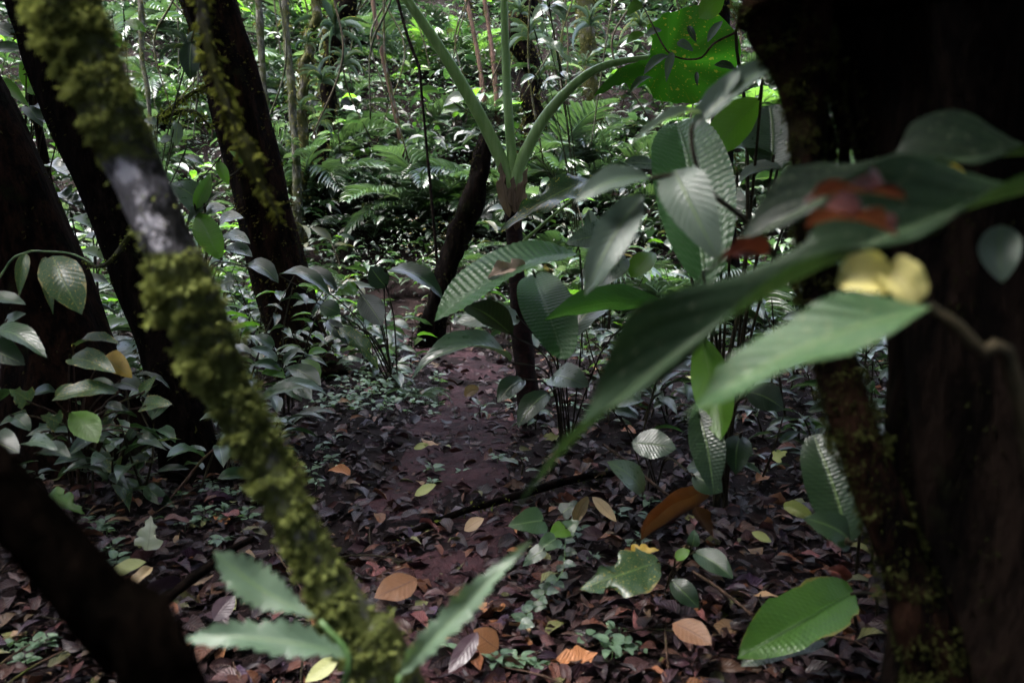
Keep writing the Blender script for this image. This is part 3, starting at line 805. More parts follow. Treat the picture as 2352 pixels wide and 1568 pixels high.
def place_leaf(parent, origin, B, T, w, n=0.5, key='b0', mat='leaf', name='leaf', px=True, label=None):
    """B, T world points; w projected width in photo pixels (or metres if px False); n mix up..camera or a vector"""
    B = np.asarray(B, float); T = np.asarray(T, float)
    mid = (B + T) / 2
    cv = CAMV - mid; dist = np.linalg.norm(cv); cv = cv / dist
    nv = (1 - n) * UP + n * cv if np.isscalar(n) else np.asarray(n, float)
    b3 = basis((T - B)[None], nv[None])[0]
    L = np.linalg.norm(T - B)
    if px:
        d = (mid - CAMV) @ V_F
        ax = b3[:, 1]; vx = b3[:, 0]
        pa = np.array([ax @ V_R, ax @ V_U]); pv = np.array([vx @ V_R, vx @ V_U]); pv /= np.linalg.norm(pv) + 1e-6
        f = abs(pa[0] * pv[1] - pa[1] * pv[0])
        W = w / FX * d / max(f, 0.75)
    else:
        W = w
    o = link(name, leaf_mesh(key, mat), parent, mat4=mat4(b3, B - origin, (L, W, L)))
    if label: o['label'] = label
    return o


def stalk(parent, origin, pts, r0, r1, mat='stalk', name='stalk', sides=6):
    pts = [np.asarray(p, float) - origin for p in pts]
    rad = np.linspace(r0, r1, len(pts))
    v, q, uv = tube(pts, rad, sides, 3 * len(pts) + 2, 0.05)[:3]
    return link(name, mesh_np(name, v, q, uv, None, M[mat]), parent)


def plant(name, label, cat, base, leaves, stalks=True, smat='stalk_dark', sr=0.004, group=None):
    """leaves: (B px, T px, width px, n, shape, material[, stalk?])"""
    base = np.asarray(base, float)
    o = root(name, base, label, cat, group)
    for i, lf in enumerate(leaves):
        (bx, by, bd), (tx, ty_, td), w, n, key, mt = lf[:6]
        B, T = P(bx, by, bd), P(tx, ty_, td)
        place_leaf(o, base, B, T, w, n, key, mt)
        if stalks and (len(lf) < 7 or lf[6]):
            b0 = base + np.array([0.03 * math.cos(i * 2.4), 0.03 * math.sin(i * 2.4), -0.02])
            midp = b0 * 0.5 + B * 0.5 + (b0 - T) * 0.08 + np.array([0, 0, 0.12 * np.linalg.norm(B - b0)])
            stalk(o, base, [b0, midp, B, B + (T - B) * 0.04], sr, sr * 0.6, smat)
    return o


# --- elephant ear beside the trail
AD = 5.3
eb = G(1222, 955)
ear = root('elephant_ear', eb, 'tall elephant ear with three long green stalks and a dark stem', 'plant')
v, q, uv = tube([p - eb for p in (P(1176, 425, AD), P(1178, 480, AD), P(1180, 545, AD), P(1188, 650, AD), P(1198, 770, AD), P(1210, 870, AD), P(1224, 965, AD + 0.02))],
                [0.045, 0.052, 0.055, 0.058, 0.062, 0.07, 0.095], 18, 60, 0.14, 6, 3)[:3]
link('stem', mesh_np('stem', v, q, uv, None, M['aroid_stem']), ear)
M['petiole'] = bark_mat('elephant_ear_stalk', (0.14, 0.25, 0.06), (0.22, 0.34, 0.11), scale=14, rough=0.42, bump=0.15, streak=14, spec=0.45)
for pts, r0, r1 in (
    ([(1174, 450, AD), (1160, 390, AD), (1112, 285, AD - 0.05), (1055, 184, AD - 0.1), (995, 88, AD - 0.15), (935, 0, AD - 0.2), (870, -110, AD - 0.2), (810, -190, AD - 0.1)], 0.050, 0.022),
    ([(1180, 440, AD), (1177, 375, AD), (1168, 270, AD), (1163, 170, AD), (1159, 60, AD), (1158, -40, AD), (1170, -160, AD - 0.1), (1200, -260, AD - 0.3)], 0.036, 0.018),
    ([(1180, 450, AD), (1186, 400, AD), (1207, 350, AD), (1252, 268, AD), (1318, 195, AD), (1374, 157, AD), (1433, 140, AD), (1500, 132, AD)], 0.050, 0.017)):
    stalk(ear, eb, [P(*p) for p in pts], r0, r1, 'petiole', 'leaf_stalk', 14)


def blade(outline, centre, depth_fn, res=170, wob=0.03, seed=0, step=9):
    """a peltate leaf blade filled inside a traced, torn margin and bent in depth"""
    from mathutils.geometry import delaunay_2d_cdt
    o = np.array(outline + outline[:1], float)
    s = np.concatenate([[0], np.cumsum(np.linalg.norm(np.diff(o, axis=0), axis=1))])
    u = np.linspace(0, s[-1], res, endpoint=False)
    e = np.stack([np.interp(u, s, o[:, 0]), np.interp(u, s, o[:, 1])], -1)
    e += 2.2 * np.stack([vnoise(u * 0.09, u * 0 + seed), vnoise(u * 0.09, u * 0 + seed + 5)], -1)
    gxx, gyy = np.meshgrid(np.arange(o[:, 0].min(), o[:, 0].max(), step), np.arange(o[:, 1].min(), o[:, 1].max(), step))
    vin = [Vector(p) for p in e] + [Vector((a + b * 0, b)) for a, b in zip(gxx.ravel() + (gyy.ravel() / step % 2) * step / 2, gyy.ravel())]
    r = delaunay_2d_cdt(vin, [(k, (k + 1) % res) for k in range(res)], [list(range(res))], 1, 1e-4)
    pts = np.array([(p.x, p.y) for p in r[0]])
    V = []
    rel = pts - np.array(centre)
    rad = np.hypot(rel[:, 0], rel[:, 1]); ang = np.arctan2(rel[:, 1], rel[:, 0])
    for (x_, y_), rr, a in zip(pts, rad / 170, ang):
        V.append(P(x_, y_, depth_fn(x_, y_) + wob * rr * math.sin(a * 9 + seed) + wob * rr * math.sin(a * 4)))
    UV = np.stack([(ang * 6 / (2 * math.pi)) % 1.0, np.clip(rad / 200, 0, 1)], -1)
    tri = np.array([list(f) for f in r[2] if len(f) == 3])
    return np.array(V), tri, UV


bo = [(1492, 134), (1420, 158), (1400, 178), (1377, 200), (1361, 223), (1393, 209), (1405, 200), (1438, 192), (1445, 207), (1482, 195), (1492, 204), (1499, 225), (1517, 233), (1546, 237),
      (1592, 238), (1623, 225), (1660, 190), (1690, 160), (1702, 117), (1690, 70), (1655, 35), (1628, 19), (1602, 13), (1569, 19), (1541, 29), (1520, 31), (1517, 40), (1506, 47), (1485, 59), (1487, 70), (1500, 90)]
v, q, uv = blade(bo, (1535, 138), lambda x, y: AD - 0.02 + 0.0016 * (y - 130) * -1 + 0.0006 * (x - 1530))
link('leaf', mesh_np('leaf', v - eb, q, uv, None, M['leaf_aroid']), ear)
# the other two blades open above the frame
for (px_, py_, dd, ang) in ((800, -200, AD - 0.1, 2.4), (1205, -270, AD - 0.3, 0.4)):
    c = P(px_, py_, dd)
    th = np.linspace(0, 2 * math.pi, 60, endpoint=False)
    rr = 0.42 + 0.12 * np.cos(th) + 0.02 * np.sin(7 * th)
    V, UV = [], []
    for k in range(5):
        f = (k + 0.2) / 4.2
        for j in range(60):
            x_, y_ = rr[j] * f * math.cos(th[j] + ang), rr[j] * f * math.sin(th[j] + ang)
            V.append(c + np.array([x_, y_, -0.35 * (x_ * x_ + y_ * y_)]))
            UV.append(((th[j] * 6 / (2 * math.pi)) % 1.0, f))
    link('leaf', mesh_np('leaf', np.array(V) - eb, grid_quads(5, 60, True), np.array(UV), None, M['leaf_aroid']), ear)
M['sheath'] = leaf_mat('papery_sheath', (0.05, 0.028, 0.022), (0.14, 0.095, 0.075), rough=0.6, spec=0.2, fac=0.1, veins=3, mid=(0.05, 0.03, 0.02), nscale=10)
for B_, T_, w_, n_ in (((1170, 500, AD - 0.06), (1150, 372, AD - 0.07), 34, 0.9), ((1192, 500, AD - 0.06), (1212, 385, AD - 0.07), 30, 0.9), ((1182, 490, AD - 0.07), (1180, 405, AD - 0.07), 30, 0.95), ((1184, 530, AD - 0.07), (1205, 470, AD - 0.09), 22, 0.8)):
    place_leaf(ear, eb, P(*B_), P(*T_), w_, n_, 'rag', 'sheath', 'leaf_sheath')
place_leaf(ear, eb, P(1372, 412, 4.9), P(1145, 535, 4.6), 80, 0.45, 'rag', 'leaf_spot')
stalk(ear, eb, [P(1195, 560, AD), P(1300, 470, 5.1), P(1372, 412, 4.9)], 0.012, 0.008, 'petiole', 'leaf_stalk')

# --- ribbed leaf clump right of the trail
plant('prayer_plant', 'clump of broad ribbed leaves right of the trail, a curled dead leaf on one', 'plant', G(1300, 1010), [
    ((1332, 585, 3.05), (998, 738, 2.75), 125, 0.22, 'pl1', 'leaf_pleat'),
    ((1178, 772, 2.95), (1066, 702, 2.75), 62, (0.1, 0.8, 0.55), 'b0', 'leaf_dark'),
    ((1228, 632, 3.2), (1296, 826, 2.82), 122, 0.5, 'pl0', 'leaf_pleat'),
    ((1532, 700, 2.65), (1250, 735, 2.6), 62, (0.1, 0.8, 0.6), 'b0', 'leaf_pleat'),
    ((1172, 832, 3.2), (945, 872, 3.0), 60, 0.35, 'arch', 'leaf_pale'),
    ((1195, 735, 3.5), (1046, 742, 3.4), 62, 0.55, 'b1', 'leaf_pale'),
    ((1205, 870, 3.6), (1143, 925, 3.5), 46, 0.5, 'b0', 'leaf'),
    ((1268, 862, 3.3), (1352, 888, 3.2), 66, 0.45, 'b2', 'leaf_pale'),
    ((1300, 790, 3.4), (1420, 690, 3.5), 60, 0.4, 'b1', 'leaf'),
    ((1262, 900, 3.5), (1190, 980, 3.4), 50, 0.5, 'b0', 'leaf_dark'),
], sr=0.005)
dl = P(1162, 640, 2.86)
tag(place_leaf(None, np.zeros(3), P(1206, 622, 2.89), P(1120, 640, 2.83), 40, 0.6, 'crimp2', 'dead_leaf_tan', 'dead_leaf', label='crumpled tan dead leaf resting on the broad ribbed leaf'), 'crumpled tan dead leaf resting on the broad ribbed leaf', 'leaf')

# --- tall pleated plant on the right
plant('heliconia', 'upright pleated leaf plant behind the grey leaved shrub', 'plant', G(1655, 1165), [
    ((1620, 655, 2.15), (1556, 282, 2.6), 172, 0.6, 'pl0', 'leaf_pleat'),
    ((1608, 765, 2.3), (1655, 1012, 2.2), 92, (0.1, 0.9, 0.4), 'b0', 'leaf_bright'),
    ((1748, 225, 2.7), (1632, 352, 2.7), 92, (0.0, 0.9, 0.35), 'b0', 'leaf_bright'),
    ((1772, 392, 2.9), (1768, 242, 3.0), 118, 0.8, 'pl0', 'leaf_pale'),
    ((1640, 368, 2.95), (1776, 352, 2.9), 44, 0.3, 'b1', 'leaf_pale'),
    ((1512, 378, 2.95), (1432, 374, 2.9), 38, 0.5, 'flat', 'leaf_pale'),
    ((1660, 430, 3.0), (1690, 510, 2.9), 70, 0.7, 'flat', 'leaf_pale'),
    ((1690, 430, 2.9), (1800, 385, 2.8), 40, 0.4, 'b1', 'leaf_grey'),
    ((1600, 935, 2.3), (1640, 1135, 2.2), 78, 0.7, 'pl1', 'leaf_dark'),
    ((1715, 900, 2.4), (1800, 940, 2.35), 70, 0.6, 'pl1', 'leaf_dark'),
    ((1700, 1000, 2.4), (1690, 1090, 2.3), 60, 0.6, 'b0', 'leaf'),
    ((1800, 330, 3.1), (1870, 420, 3.0), 60, 0.6, 'b1', 'leaf_pale'),
    ((1880, 290, 3.1), (1900, 380, 3.0), 60, 0.7, 'b0', 'leaf_grey'),
], sr=0.007)
plant('heliconia', 'small pale ribbed plant under the grey leaved shrub', 'plant', G(1390, 800), [
    ((1425, 545, 4.4), (1300, 560, 4.3), 70, 0.75, 'pl2', 'leaf_pale'),
    ((1368, 548, 4.4), (1352, 480, 4.4), 32, 0.8, 'pl1', 'leaf_pale'),
    ((1440, 590, 4.2), (1375, 660, 4.1), 60, 0.7, 'b0', 'leaf_pale'),
    ((1420, 610, 4.3), (1330, 640, 4.2), 46, 0.5, 'b1', 'leaf'),
    ((1450, 640, 4.2), (1500, 580, 4.3), 50, 0.5, 'b0', 'leaf_bright'),
    ((1440, 660, 4.2), (1480, 730, 4.1), 40, 0.5, 'b1', 'leaf'),
], sr=0.005)

# --- grey shrub close to the lens
sb = np.array([1.0, 1.35, float(ground_h(1.0, 1.35))])
gs = root('grey_leaved_shrub', sb, 'shrub with smooth blue grey leaves hanging close to the lens', 'shrub')
for B, T, w, n, k in (((1494, 408, 1.25), (1318, 466, 1.2), 60, 0.55, 'b0'), ((1476, 448, 1.25), (1343, 680, 1.2), 86, 0.72, 'b0'),
                      ((1548, 392, 1.28), (1652, 600, 1.22), 116, 0.72, 'b2'), ((1585, 305, 1.3), (1812, 126, 1.35), 58, 0.55, 'lance'),
                      ((1618, 262, 1.3), (1438, 342, 1.25), 24, 0.4, 'lance'), ((1650, 240, 1.3), (1700, 160, 1.3), 30, 0.5, 'b0')):
    place_leaf(gs, sb, P(*B), P(*T), w, n, k, 'leaf_grey')
stalk(gs, sb, [sb - [0, 0, 0.05], P(1990, 1200, 1.42), P(1890, 800, 1.42), P(1760, 560, 1.38), P(1640, 450, 1.32), P(1560, 405, 1.28), P(1480, 412, 1.26)], 0.007, 0.003, 'stalk_dark', 'stem', 8)
stalk(gs, sb, [P(1640, 450, 1.32), P(1600, 380, 1.3), P(1590, 290, 1.3), P(1640, 250, 1.3)], 0.005, 0.003, 'stalk_dark', 'twig', 7)

# --- big out-of-focus leaves in front on the right
bb = np.array([0.75, 0.75, float(ground_h(0.75, 0.75))])
bl = root('broad_leaf_plant', bb, 'huge drooping dark leaves close to the lens on the right', 'plant')
M['big_leaf'] = leaf_mat('big_dark_leaf', (0.003, 0.007, 0.0035), (0.013, 0.028, 0.012), rough=0.5, spec=0.15, fac=0.14, spots=0.45, spot_c=(0.06, 0.07, 0.045), veins=15, vamp=0.2, bump=0.25, nscale=11, mid=(0.05, 0.08, 0.035))
M['big_leaf2'] = leaf_mat('big_green_leaf', (0.022, 0.058, 0.024), (0.042, 0.095, 0.038), rough=0.45, spec=0.35, fac=0.25, vamp=0.5, bump=0.6, spots=0.6, spot_c=(0.20, 0.24, 0.12), veins=12, nscale=9)
place_leaf(bl, bb, P(2430, 430, 0.78), P(1168, 1195, 0.84), 145, 0.42, 'big', 'big_leaf')
place_leaf(bl, bb, P(2135, 705, 0.66), P(1556, 968, 0.70), 125, 0.45, 'big2', 'big_leaf2')
place_leaf(bl, bb, P(2440, 360, 0.90), P(1560, 690, 0.95), 150, 0.35, 'big', 'big_leaf')
place_leaf(bl, bb, P(2300, 515, 0.9), P(2302, 650, 0.88), 74, 0.8, 'b0', 'leaf_grey')
stalk(bl, bb, [bb - [0, 0, 0.05], P(2480, 1100, 0.8), P(2480, 700, 0.76), P(2425, 470, 0.74)], 0.012, 0.006, 'stalk_dark')
stalk(bl, bb, [bb - [0, 0, 0.05], P(2380, 1100, 0.75), P(2240, 800, 0.72), P(2130, 700, 0.72)], 0.010, 0.005, 'stalk_dark')
M['red_dead'] = leaf_mat('red_dead_leaf', (0.040, 0.009, 0.008), (0.080, 0.018, 0.012), rough=0.4, fac=0.1, veins=9, mid=(0.2, 0.06, 0.03), nscale=14)
M['yellow_dead'] = leaf_mat('yellow_dead_leaf', (0.42, 0.38, 0.14), (0.54, 0.49, 0.24), rough=0.5, fac=0.15, spots=0.3, spot_c=(0.25, 0.15, 0.04), veins=8, mid=(0.3, 0.26, 0.1), nscale=12)
M['brown_dead'] = leaf_mat('brown_dead_leaf', (0.13, 0.055, 0.020), (0.20, 0.085, 0.030), rough=0.5, fac=0.05, spots=0.3, spot_c=(0.03, 0.015, 0.01), veins=9, mid=(0.06, 0.025, 0.015), nscale=12)
M['tan_dead'] = leaf_mat('tan_dead_leaf', (0.30, 0.20, 0.11), (0.40, 0.30, 0.17), rough=0.5, fac=0.05, spots=0.45, spot_c=(0.05, 0.03, 0.02), veins=9, mid=(0.15, 0.09, 0.05), nscale=12)
M['pale_dead'] = leaf_mat('pale_dead_leaf', (0.55, 0.56, 0.46), (0.62, 0.62, 0.52), rough=0.55, fac=0.1, spots=0.15, spot_c=(0.12, 0.1, 0.06), veins=9, mid=(0.4, 0.4, 0.3), nscale=12)
M['ygreen_dead'] = leaf_mat('yellow_green_dead_leaf', (0.24, 0.28, 0.08), (0.34, 0.36, 0.14), rough=0.5, fac=0.15, spots=0.35, spot_c=(0.10, 0.06, 0.02), veins=9, mid=(0.3, 0.3, 0.14), nscale=12)
M['purple_dead'] = leaf_mat('purple_dead_leaf', (0.040, 0.022, 0.030), (0.070, 0.040, 0.052), rough=0.35, spec=0.6, fac=0.0, veins=9, mid=(0.07, 0.04, 0.05), nscale=12)


def loose(label, B, T, w, n, key, mat, name='fallen_leaf', group=None):
    return tag(place_leaf(None, np.zeros(3), P(*B), P(*T), w, n, key, mat, name), label, 'leaf', group)


loose('folded dark red dead leaf caught on the huge leaf, upper of two', (2078, 458, 0.70), (1848, 470, 0.70), 52, 0.25, 'crimp', 'red_dead')
loose('folded rusty red dead leaf caught on the huge leaf, lower of two', (1850, 524, 0.69), (2062, 545, 0.69), 40, 0.25, 'crimp2', 'red_dead')
loose('cupped yellow fallen leaf on the huge dark leaf, left half of the pair', (1925, 640, 0.70), (2040, 655, 0.69), 96, 0.7, 'cup', 'yellow_dead')
loose('rounded yellow fallen leaf on the huge dark leaf, right half of the pair', (2030, 615, 0.70), (2105, 700, 0.68), 84, 0.7, 'cup', 'yellow_dead')
loose('orange edged dying leaf in the dark above the huge leaf', (2100, 372, 1.0), (2222, 398, 1.0), 26, 0.6, 'lance', 'leaf_yellow')
loose('brown leaf scrap on the upper side of the huge leaf', (1660, 600, 0.83), (1760, 590, 0.83), 20, 0.5, 'curl', 'red_dead')

# --- serrated seedling close to the lens
fb = np.array([-0.10, 0.85, float(ground_h(-0.10, 0.85))])
fs = root('serrated_plant', fb, 'young plant with three grey green toothed leaves close to the lens', 'plant')
place_leaf(fs, fb, P(728, 1418, 0.98), P(490, 1266, 0.98), 74, 0.7, 'serr', 'serrated')
place_leaf(fs, fb, P(800, 1505, 0.97), P(382, 1480, 0.95), 60, 0.55, 'serr2', 'serrated')
place_leaf(fs, fb, P(918, 1550, 0.98), P(1225, 1238, 1.02), 54, 0.65, 'serr2', 'serrated')
stalk(fs, fb, [fb - [0, 0, 0.05], P(830, 1800, 0.97), P(790, 1600, 0.97), P(800, 1505, 0.97), P(735, 1425, 0.98)], 0.006, 0.003, 'stalk', 'stem', 8)
stalk(fs, fb, [P(830, 1800, 0.97), P(900, 1640, 0.98), P(918, 1550, 0.98)], 0.004, 0.003, 'stalk', 'twig', 8)

# --- left side plants
pb = G(20, 1050)
hp = plant('drooping_plant', 'thin arching stalk with three yellow spotted leaves hanging at left', 'plant', pb, [
    ((60, 582, 2.8), (44, 682, 2.75), 24, 0.8, 'lance', 'leaf_spot', False),
    ((105, 590, 2.8), (122, 722, 2.75), 27, 0.8, 'lance', 'leaf_spot', False),
    ((120, 588, 2.8), (188, 722, 2.72), 78, 0.8, 'b0', 'leaf_spot', False)])
stalk(hp, pb, [pb, P(-60, 800, 2.85), P(10, 620, 2.85), P(60, 580, 2.8), P(110, 578, 2.8), P(165, 583, 2.8), P(215, 606, 2.8)], 0.005, 0.0025, 'stalk')
gb = G(185, 1120)
gp = plant('ginger_plant', 'leafy clump with spotted leaves and one yellow leaf, lower left', 'plant', gb, [
    ((168, 800, 2.9), (276, 790, 2.8), 32, 0.4, 'b0', 'leaf_spot'), ((160, 824, 2.85), (266, 856, 2.75), 46, 0.6, 'b0', 'leaf_spot'),
    ((236, 820, 2.9), (304, 868, 2.85), 44, 0.6, 'b2', 'leaf_yellow'), ((272, 902, 2.8), (118, 920, 2.7), 40, 0.42, 'b1', 'leaf_spot'),
    ((160, 945, 2.7), (226, 1017, 2.6), 50, 0.75, 'obov', 'leaf_bright'), ((128, 920, 2.8), (165, 880, 2.8), 24, 0.5, 'b0', 'leaf_spot'),
    ((325, 935, 2.9), (396, 928, 2.85), 34, 0.6, 'b2', 'leaf_spot'), ((322, 905, 2.9), (360, 862, 2.9), 26, 0.6, 'lance', 'leaf_spot'),
    ((200, 890, 3.0), (262, 880, 3.0), 26, 0.5, 'b0', 'leaf'), ((270, 880, 3.0), (330, 900, 2.9), 36, 0.6, 'b0', 'leaf_dark'),
    ((140, 975, 2.75), (92, 955, 2.7), 44, 0.6, 'rag2', 'leaf_spot'), ((240, 930, 3.0), (300, 945, 3.0), 20, 0.5, 'lance', 'leaf_dark'),
    ((60, 1020, 2.6), (134, 1034, 2.5), 34, 0.55, 'b2', 'leaf_pale'), ((90, 1040, 2.6), (162, 1050, 2.5), 40, 0.5, 'b0', 'leaf_dark'),
    ((310, 985, 2.9), (296, 1012, 2.9), 22, 0.6, 'b2', 'leaf'), ((318, 995, 2.9), (356, 1008, 2.9), 20, 0.6, 'b2', 'leaf'),
    ((70, 925, 2.8), (20, 895, 2.75), 46, 0.6, 'rag2', 'leaf_spot'), ((30, 955, 2.7), (70, 990, 2.65), 30, 0.5, 'b0', 'leaf'),
], smat='cane', sr=0.0045)
plant('ginger_plant', 'dark broad leaves pushing in at the left edge', 'plant', G(-60, 1080), [
    ((-30, 775, 2.6), (108, 822, 2.5), 44, 0.45, 'b1', 'leaf'), ((-40, 800, 2.6), (58, 838, 2.55), 62, 0.6, 'b2', 'leaf_dark'),
    ((-40, 690, 2.9), (60, 700, 2.9), 36, 0.4, 'b0', 'leaf'), ((-30, 1010, 2.5), (45, 1040, 2.45), 60, 0.5, 'b2', 'leaf_dark'), ((10, 745, 2.9), (60, 720, 2.9), 26, 0.5, 'b0', 'leaf_pale'),
], smat='cane')
plant('leafy_shrub', 'low shrub of oval leaves at the foot of the big trunk', 'shrub', G(655, 955), [
    ((640, 832, 4.7), (574, 800, 4.6), 24, 0.45, 'b0', 'leaf_pale'), ((648, 852, 4.7), (578, 838, 4.6), 26, 0.45, 'b0', 'leaf'),
    ((655, 842, 4.7), (738, 886, 4.55), 38, 0.6, 'obov', 'leaf'), ((660, 866, 4.65), (716, 918, 4.5), 36, 0.7, 'obov', 'leaf_pale'),
    ((655, 862, 4.7), (600, 858, 4.6), 30, 0.5, 'b2', 'leaf_bright'), ((690, 825, 4.8), (736, 868, 4.7), 30, 0.6, 'obov', 'leaf_bright'),
    ((652, 880, 4.6), (694, 922, 4.5), 28, 0.6, 'b0', 'leaf'), ((640, 815, 4.8), (700, 810, 4.7), 20, 0.4, 'b0', 'leaf_pale'),
    ((630, 800, 4.8), (585, 770, 4.8), 22, 0.5, 'b0', 'leaf'), ((650, 838, 4.7), (690, 800, 4.7), 22, 0.4, 'b0', 'leaf'),
], sr=0.004)
plant('leafy_sapling', 'thin dark stemmed sapling left of the trail with drooping leaves', 'sapling', G(905, 880), [
    ((888, 660, 4.8), (850, 612, 4.75), 50, 0.75, 'flat', 'leaf_dark'), ((884, 625, 4.8), (1018, 686, 4.7), 46, 0.35, 'b1', 'leaf'),
    ((828, 676, 4.9), (878, 748, 4.8), 58, 0.8, 'flat', 'leaf_dark'), ((776, 752, 5.0), (868, 850, 4.9), 42, 0.6, 'rag', 'leaf_spot'),
    ((640, 632, 5.2), (760, 680, 5.1), 34, 0.35, 'b1', 'leaf'), ((690, 628, 5.3), (775, 668, 5.2), 32, 0.4, 'b1', 'leaf_dark'),
    ((824, 662, 5.2), (766, 680, 5.1), 38, 0.6, 'rag2', 'leaf_bright'), ((735, 700, 5.1), (782, 720, 5.1), 40, 0.6, 'b0', 'leaf'),
    ((750, 735, 5.1), (800, 790, 5.0), 30, 0.6, 'b0', 'leaf_dark'),
], sr=0.006)
plant('leafy_sapling', 'pale large leaved plant between the two black trunks', 'plant', G(470, 800), [
    ((470, 480, 5.2), (390, 422, 5.1), 64, 0.6, 'pl2', 'leaf_pale'), ((470, 488, 5.2), (520, 478, 5.2), 40, 0.4, 'b2', 'leaf_pale'),
    ((508, 598, 5.0), (456, 488, 5.1), 56, 0.85, 'pl1', 'leaf_bright'), ((448, 482, 5.1), (484, 396, 5.2), 32, 0.8, 'lance', 'leaf_bright'),
    ((505, 545, 5.2), (575, 560, 5.1), 34, 0.4, 'b0', 'leaf_pale'), ((500, 520, 5.3), (560, 500, 5.3), 36, 0.4, 'b1', 'leaf_pale'),
    ((515, 570, 5.2), (580, 590, 5.1), 34, 0.45, 'b0', 'leaf_pale'), ((430, 520, 5.1), (520, 440, 5.2), 30, 0.3, 'b0', 'leaf_dark'),
    ((540, 645, 4.8), (500, 660, 4.8), 50, 0.5, 'rag2', 'leaf_pale'), ((560, 610, 5.0), (640, 650, 4.9), 36, 0.45, 'b1', 'leaf'),
], sr=0.007)
plant('leafy_sapling', 'broad pale leaves catching light beside the thick left trunk', 'plant', G(230, 830), [
    ((88, 382, 5.6), (206, 432, 5.4), 44, 0.4, 'rag2', 'leaf_pale'), ((120, 445, 5.5), (195, 482, 5.4), 40, 0.5, 'rag2', 'leaf_pale'),
    ((105, 420, 5.6), (130, 500, 5.5), 40, 0.6, 'b0', 'leaf_bright'), ((200, 455, 5.5), (150, 470, 5.4), 26, 0.4, 'b0', 'leaf'),
    ((165, 500, 5.5), (225, 530, 5.4), 30, 0.4, 'b0', 'leaf_bright'), ((180, 560, 5.5), (250, 548, 5.4), 26, 0.4, 'b0', 'leaf_pale'),
    ((185, 575, 5.3), (245, 600, 5.2), 26, 0.4, 'b0', 'leaf_bright'), ((225, 545, 5.2), (255, 580, 5.1), 24, 0.5, 'b1', 'leaf_pale'),
    ((190, 640, 5.0), (250, 650, 5.0), 24, 0.4, 'b0', 'leaf'), ((255, 605, 4.6), (282, 640, 4.6), 18, 0.6, 'lance', 'leaf_yellow'),
], sr=0.007)
plant('leafy_sapling', 'sapling with grey drooping leaves in front of the bright gap', 'sapling', G(350, 800), [
    ((362, 288, 5.2), (330, 275, 5.2), 20, 0.5, 'b0', 'leaf_grey'), ((395, 320, 5.2), (368, 325, 5.2), 26, 0.5, 'b0', 'leaf_grey'),
    ((410, 282, 5.2), (405, 335, 5.2), 26, 0.8, 'b0', 'leaf_grey'), ((440, 95, 3.6), (438, 185, 3.6), 42, 0.85, 'b0', 'leaf_dark'),
    ((285, 50, 6), (335, 75, 6), 26, 0.5, 'b0', 'leaf_bright'), ((262, 70, 6), (275, 110, 6), 24, 0.7, 'b0', 'leaf_bright'), ((560, 380, 4.5), (525, 345, 4.5), 14, 0.6, 'lance', 'leaf_bright'),
    ((565, 378, 4.5), (600, 410, 4.5), 14, 0.6, 'lance', 'leaf_bright'), ((500, 370, 4.5), (525, 425, 4.5), 24, 0.7, 'b0', 'leaf_bright'), ((420, 360, 5), (470, 380, 5), 20, 0.4, 'b0', 'leaf'),
], sr=0.005)
plant('leafy_sapling', 'sapling with hanging grey and green leaves at the upper left edge', 'sapling', G(60, 900), [
    ((60, 205, 4.9), (58, 130, 4.9), 26, 0.8, 'b0', 'leaf_bright'), ((-10, 190, 4.9), (70, 248, 4.8), 30, 0.6, 'lance', 'leaf_bright'), ((62, 245, 4.9), (98, 292, 4.8), 30, 0.6, 'b0', 'leaf_grey'),
    ((75, 245, 4.9), (128, 265, 4.8), 26, 0.5, 'b0', 'leaf_grey'), ((80, 270, 4.9), (140, 300, 4.8), 26, 0.5, 'b0', 'leaf_grey'), ((60, 195, 5), (98, 222, 5), 30, 0.6, 'b0', 'leaf_bright'),
    ((105, 230, 5), (135, 250, 5), 26, 0.6, 'b0', 'leaf_bright'), ((-20, 120, 5), (60, 118, 5), 36, 0.5, 'b0', 'leaf'), ((-20, 60, 5), (40, 90, 5), 36, 0.5, 'b0', 'leaf'), ((130, 325, 5), (165, 332, 5), 20, 0.5, 'curl', 'red_dead'),
], sr=0.006)
# sapling with pale drooping leaves behind the elephant ear
plant('umbrella_sapling', 'slender sapling with pale drooping leaves above the elephant ear stalks', 'sapling', G(1330, 600), [
    ((1260, 16, 7.5), (1222, 48, 7.4), 26, 0.5, 'b1', 'leaf_pale'), ((1262, 16, 7.5), (1298, 50, 7.4), 30, 0.5, 'b1', 'leaf_pale'), ((1262, 14, 7.5), (1305, 26, 7.4), 16, 0.4, 'b1', 'leaf_pale'),
    ((1250, 48, 7.5), (1246, 80, 7.5), 12, 0.7, 'lance', 'leaf_pale'), ((1232, 90, 7.3), (1312, 150, 7.2), 30, 0.5, 'rag', 'leaf_pale'), ((1288, 165, 7.3), (1308, 188, 7.2), 14, 0.6, 'b0', 'leaf_pale'),
    ((1245, 195, 7.3), (1290, 180, 7.2), 16, 0.4, 'b0', 'leaf'), ((1230, 175, 7.3), (1195, 195, 7.2), 18, 0.5, 'b0', 'leaf_pale'), ((1072, 222, 7.0), (1018, 245, 7.0), 32, 0.5, 'b2', 'leaf_pale'),
    ((1060, 248, 7.0), (1012, 262, 7.0), 30, 0.5, 'b2', 'leaf_bright'), ((1110, 305, 7.0), (1062, 335, 6.9), 36, 0.6, 'curl', 'leaf_grey'),
], sr=0.006)
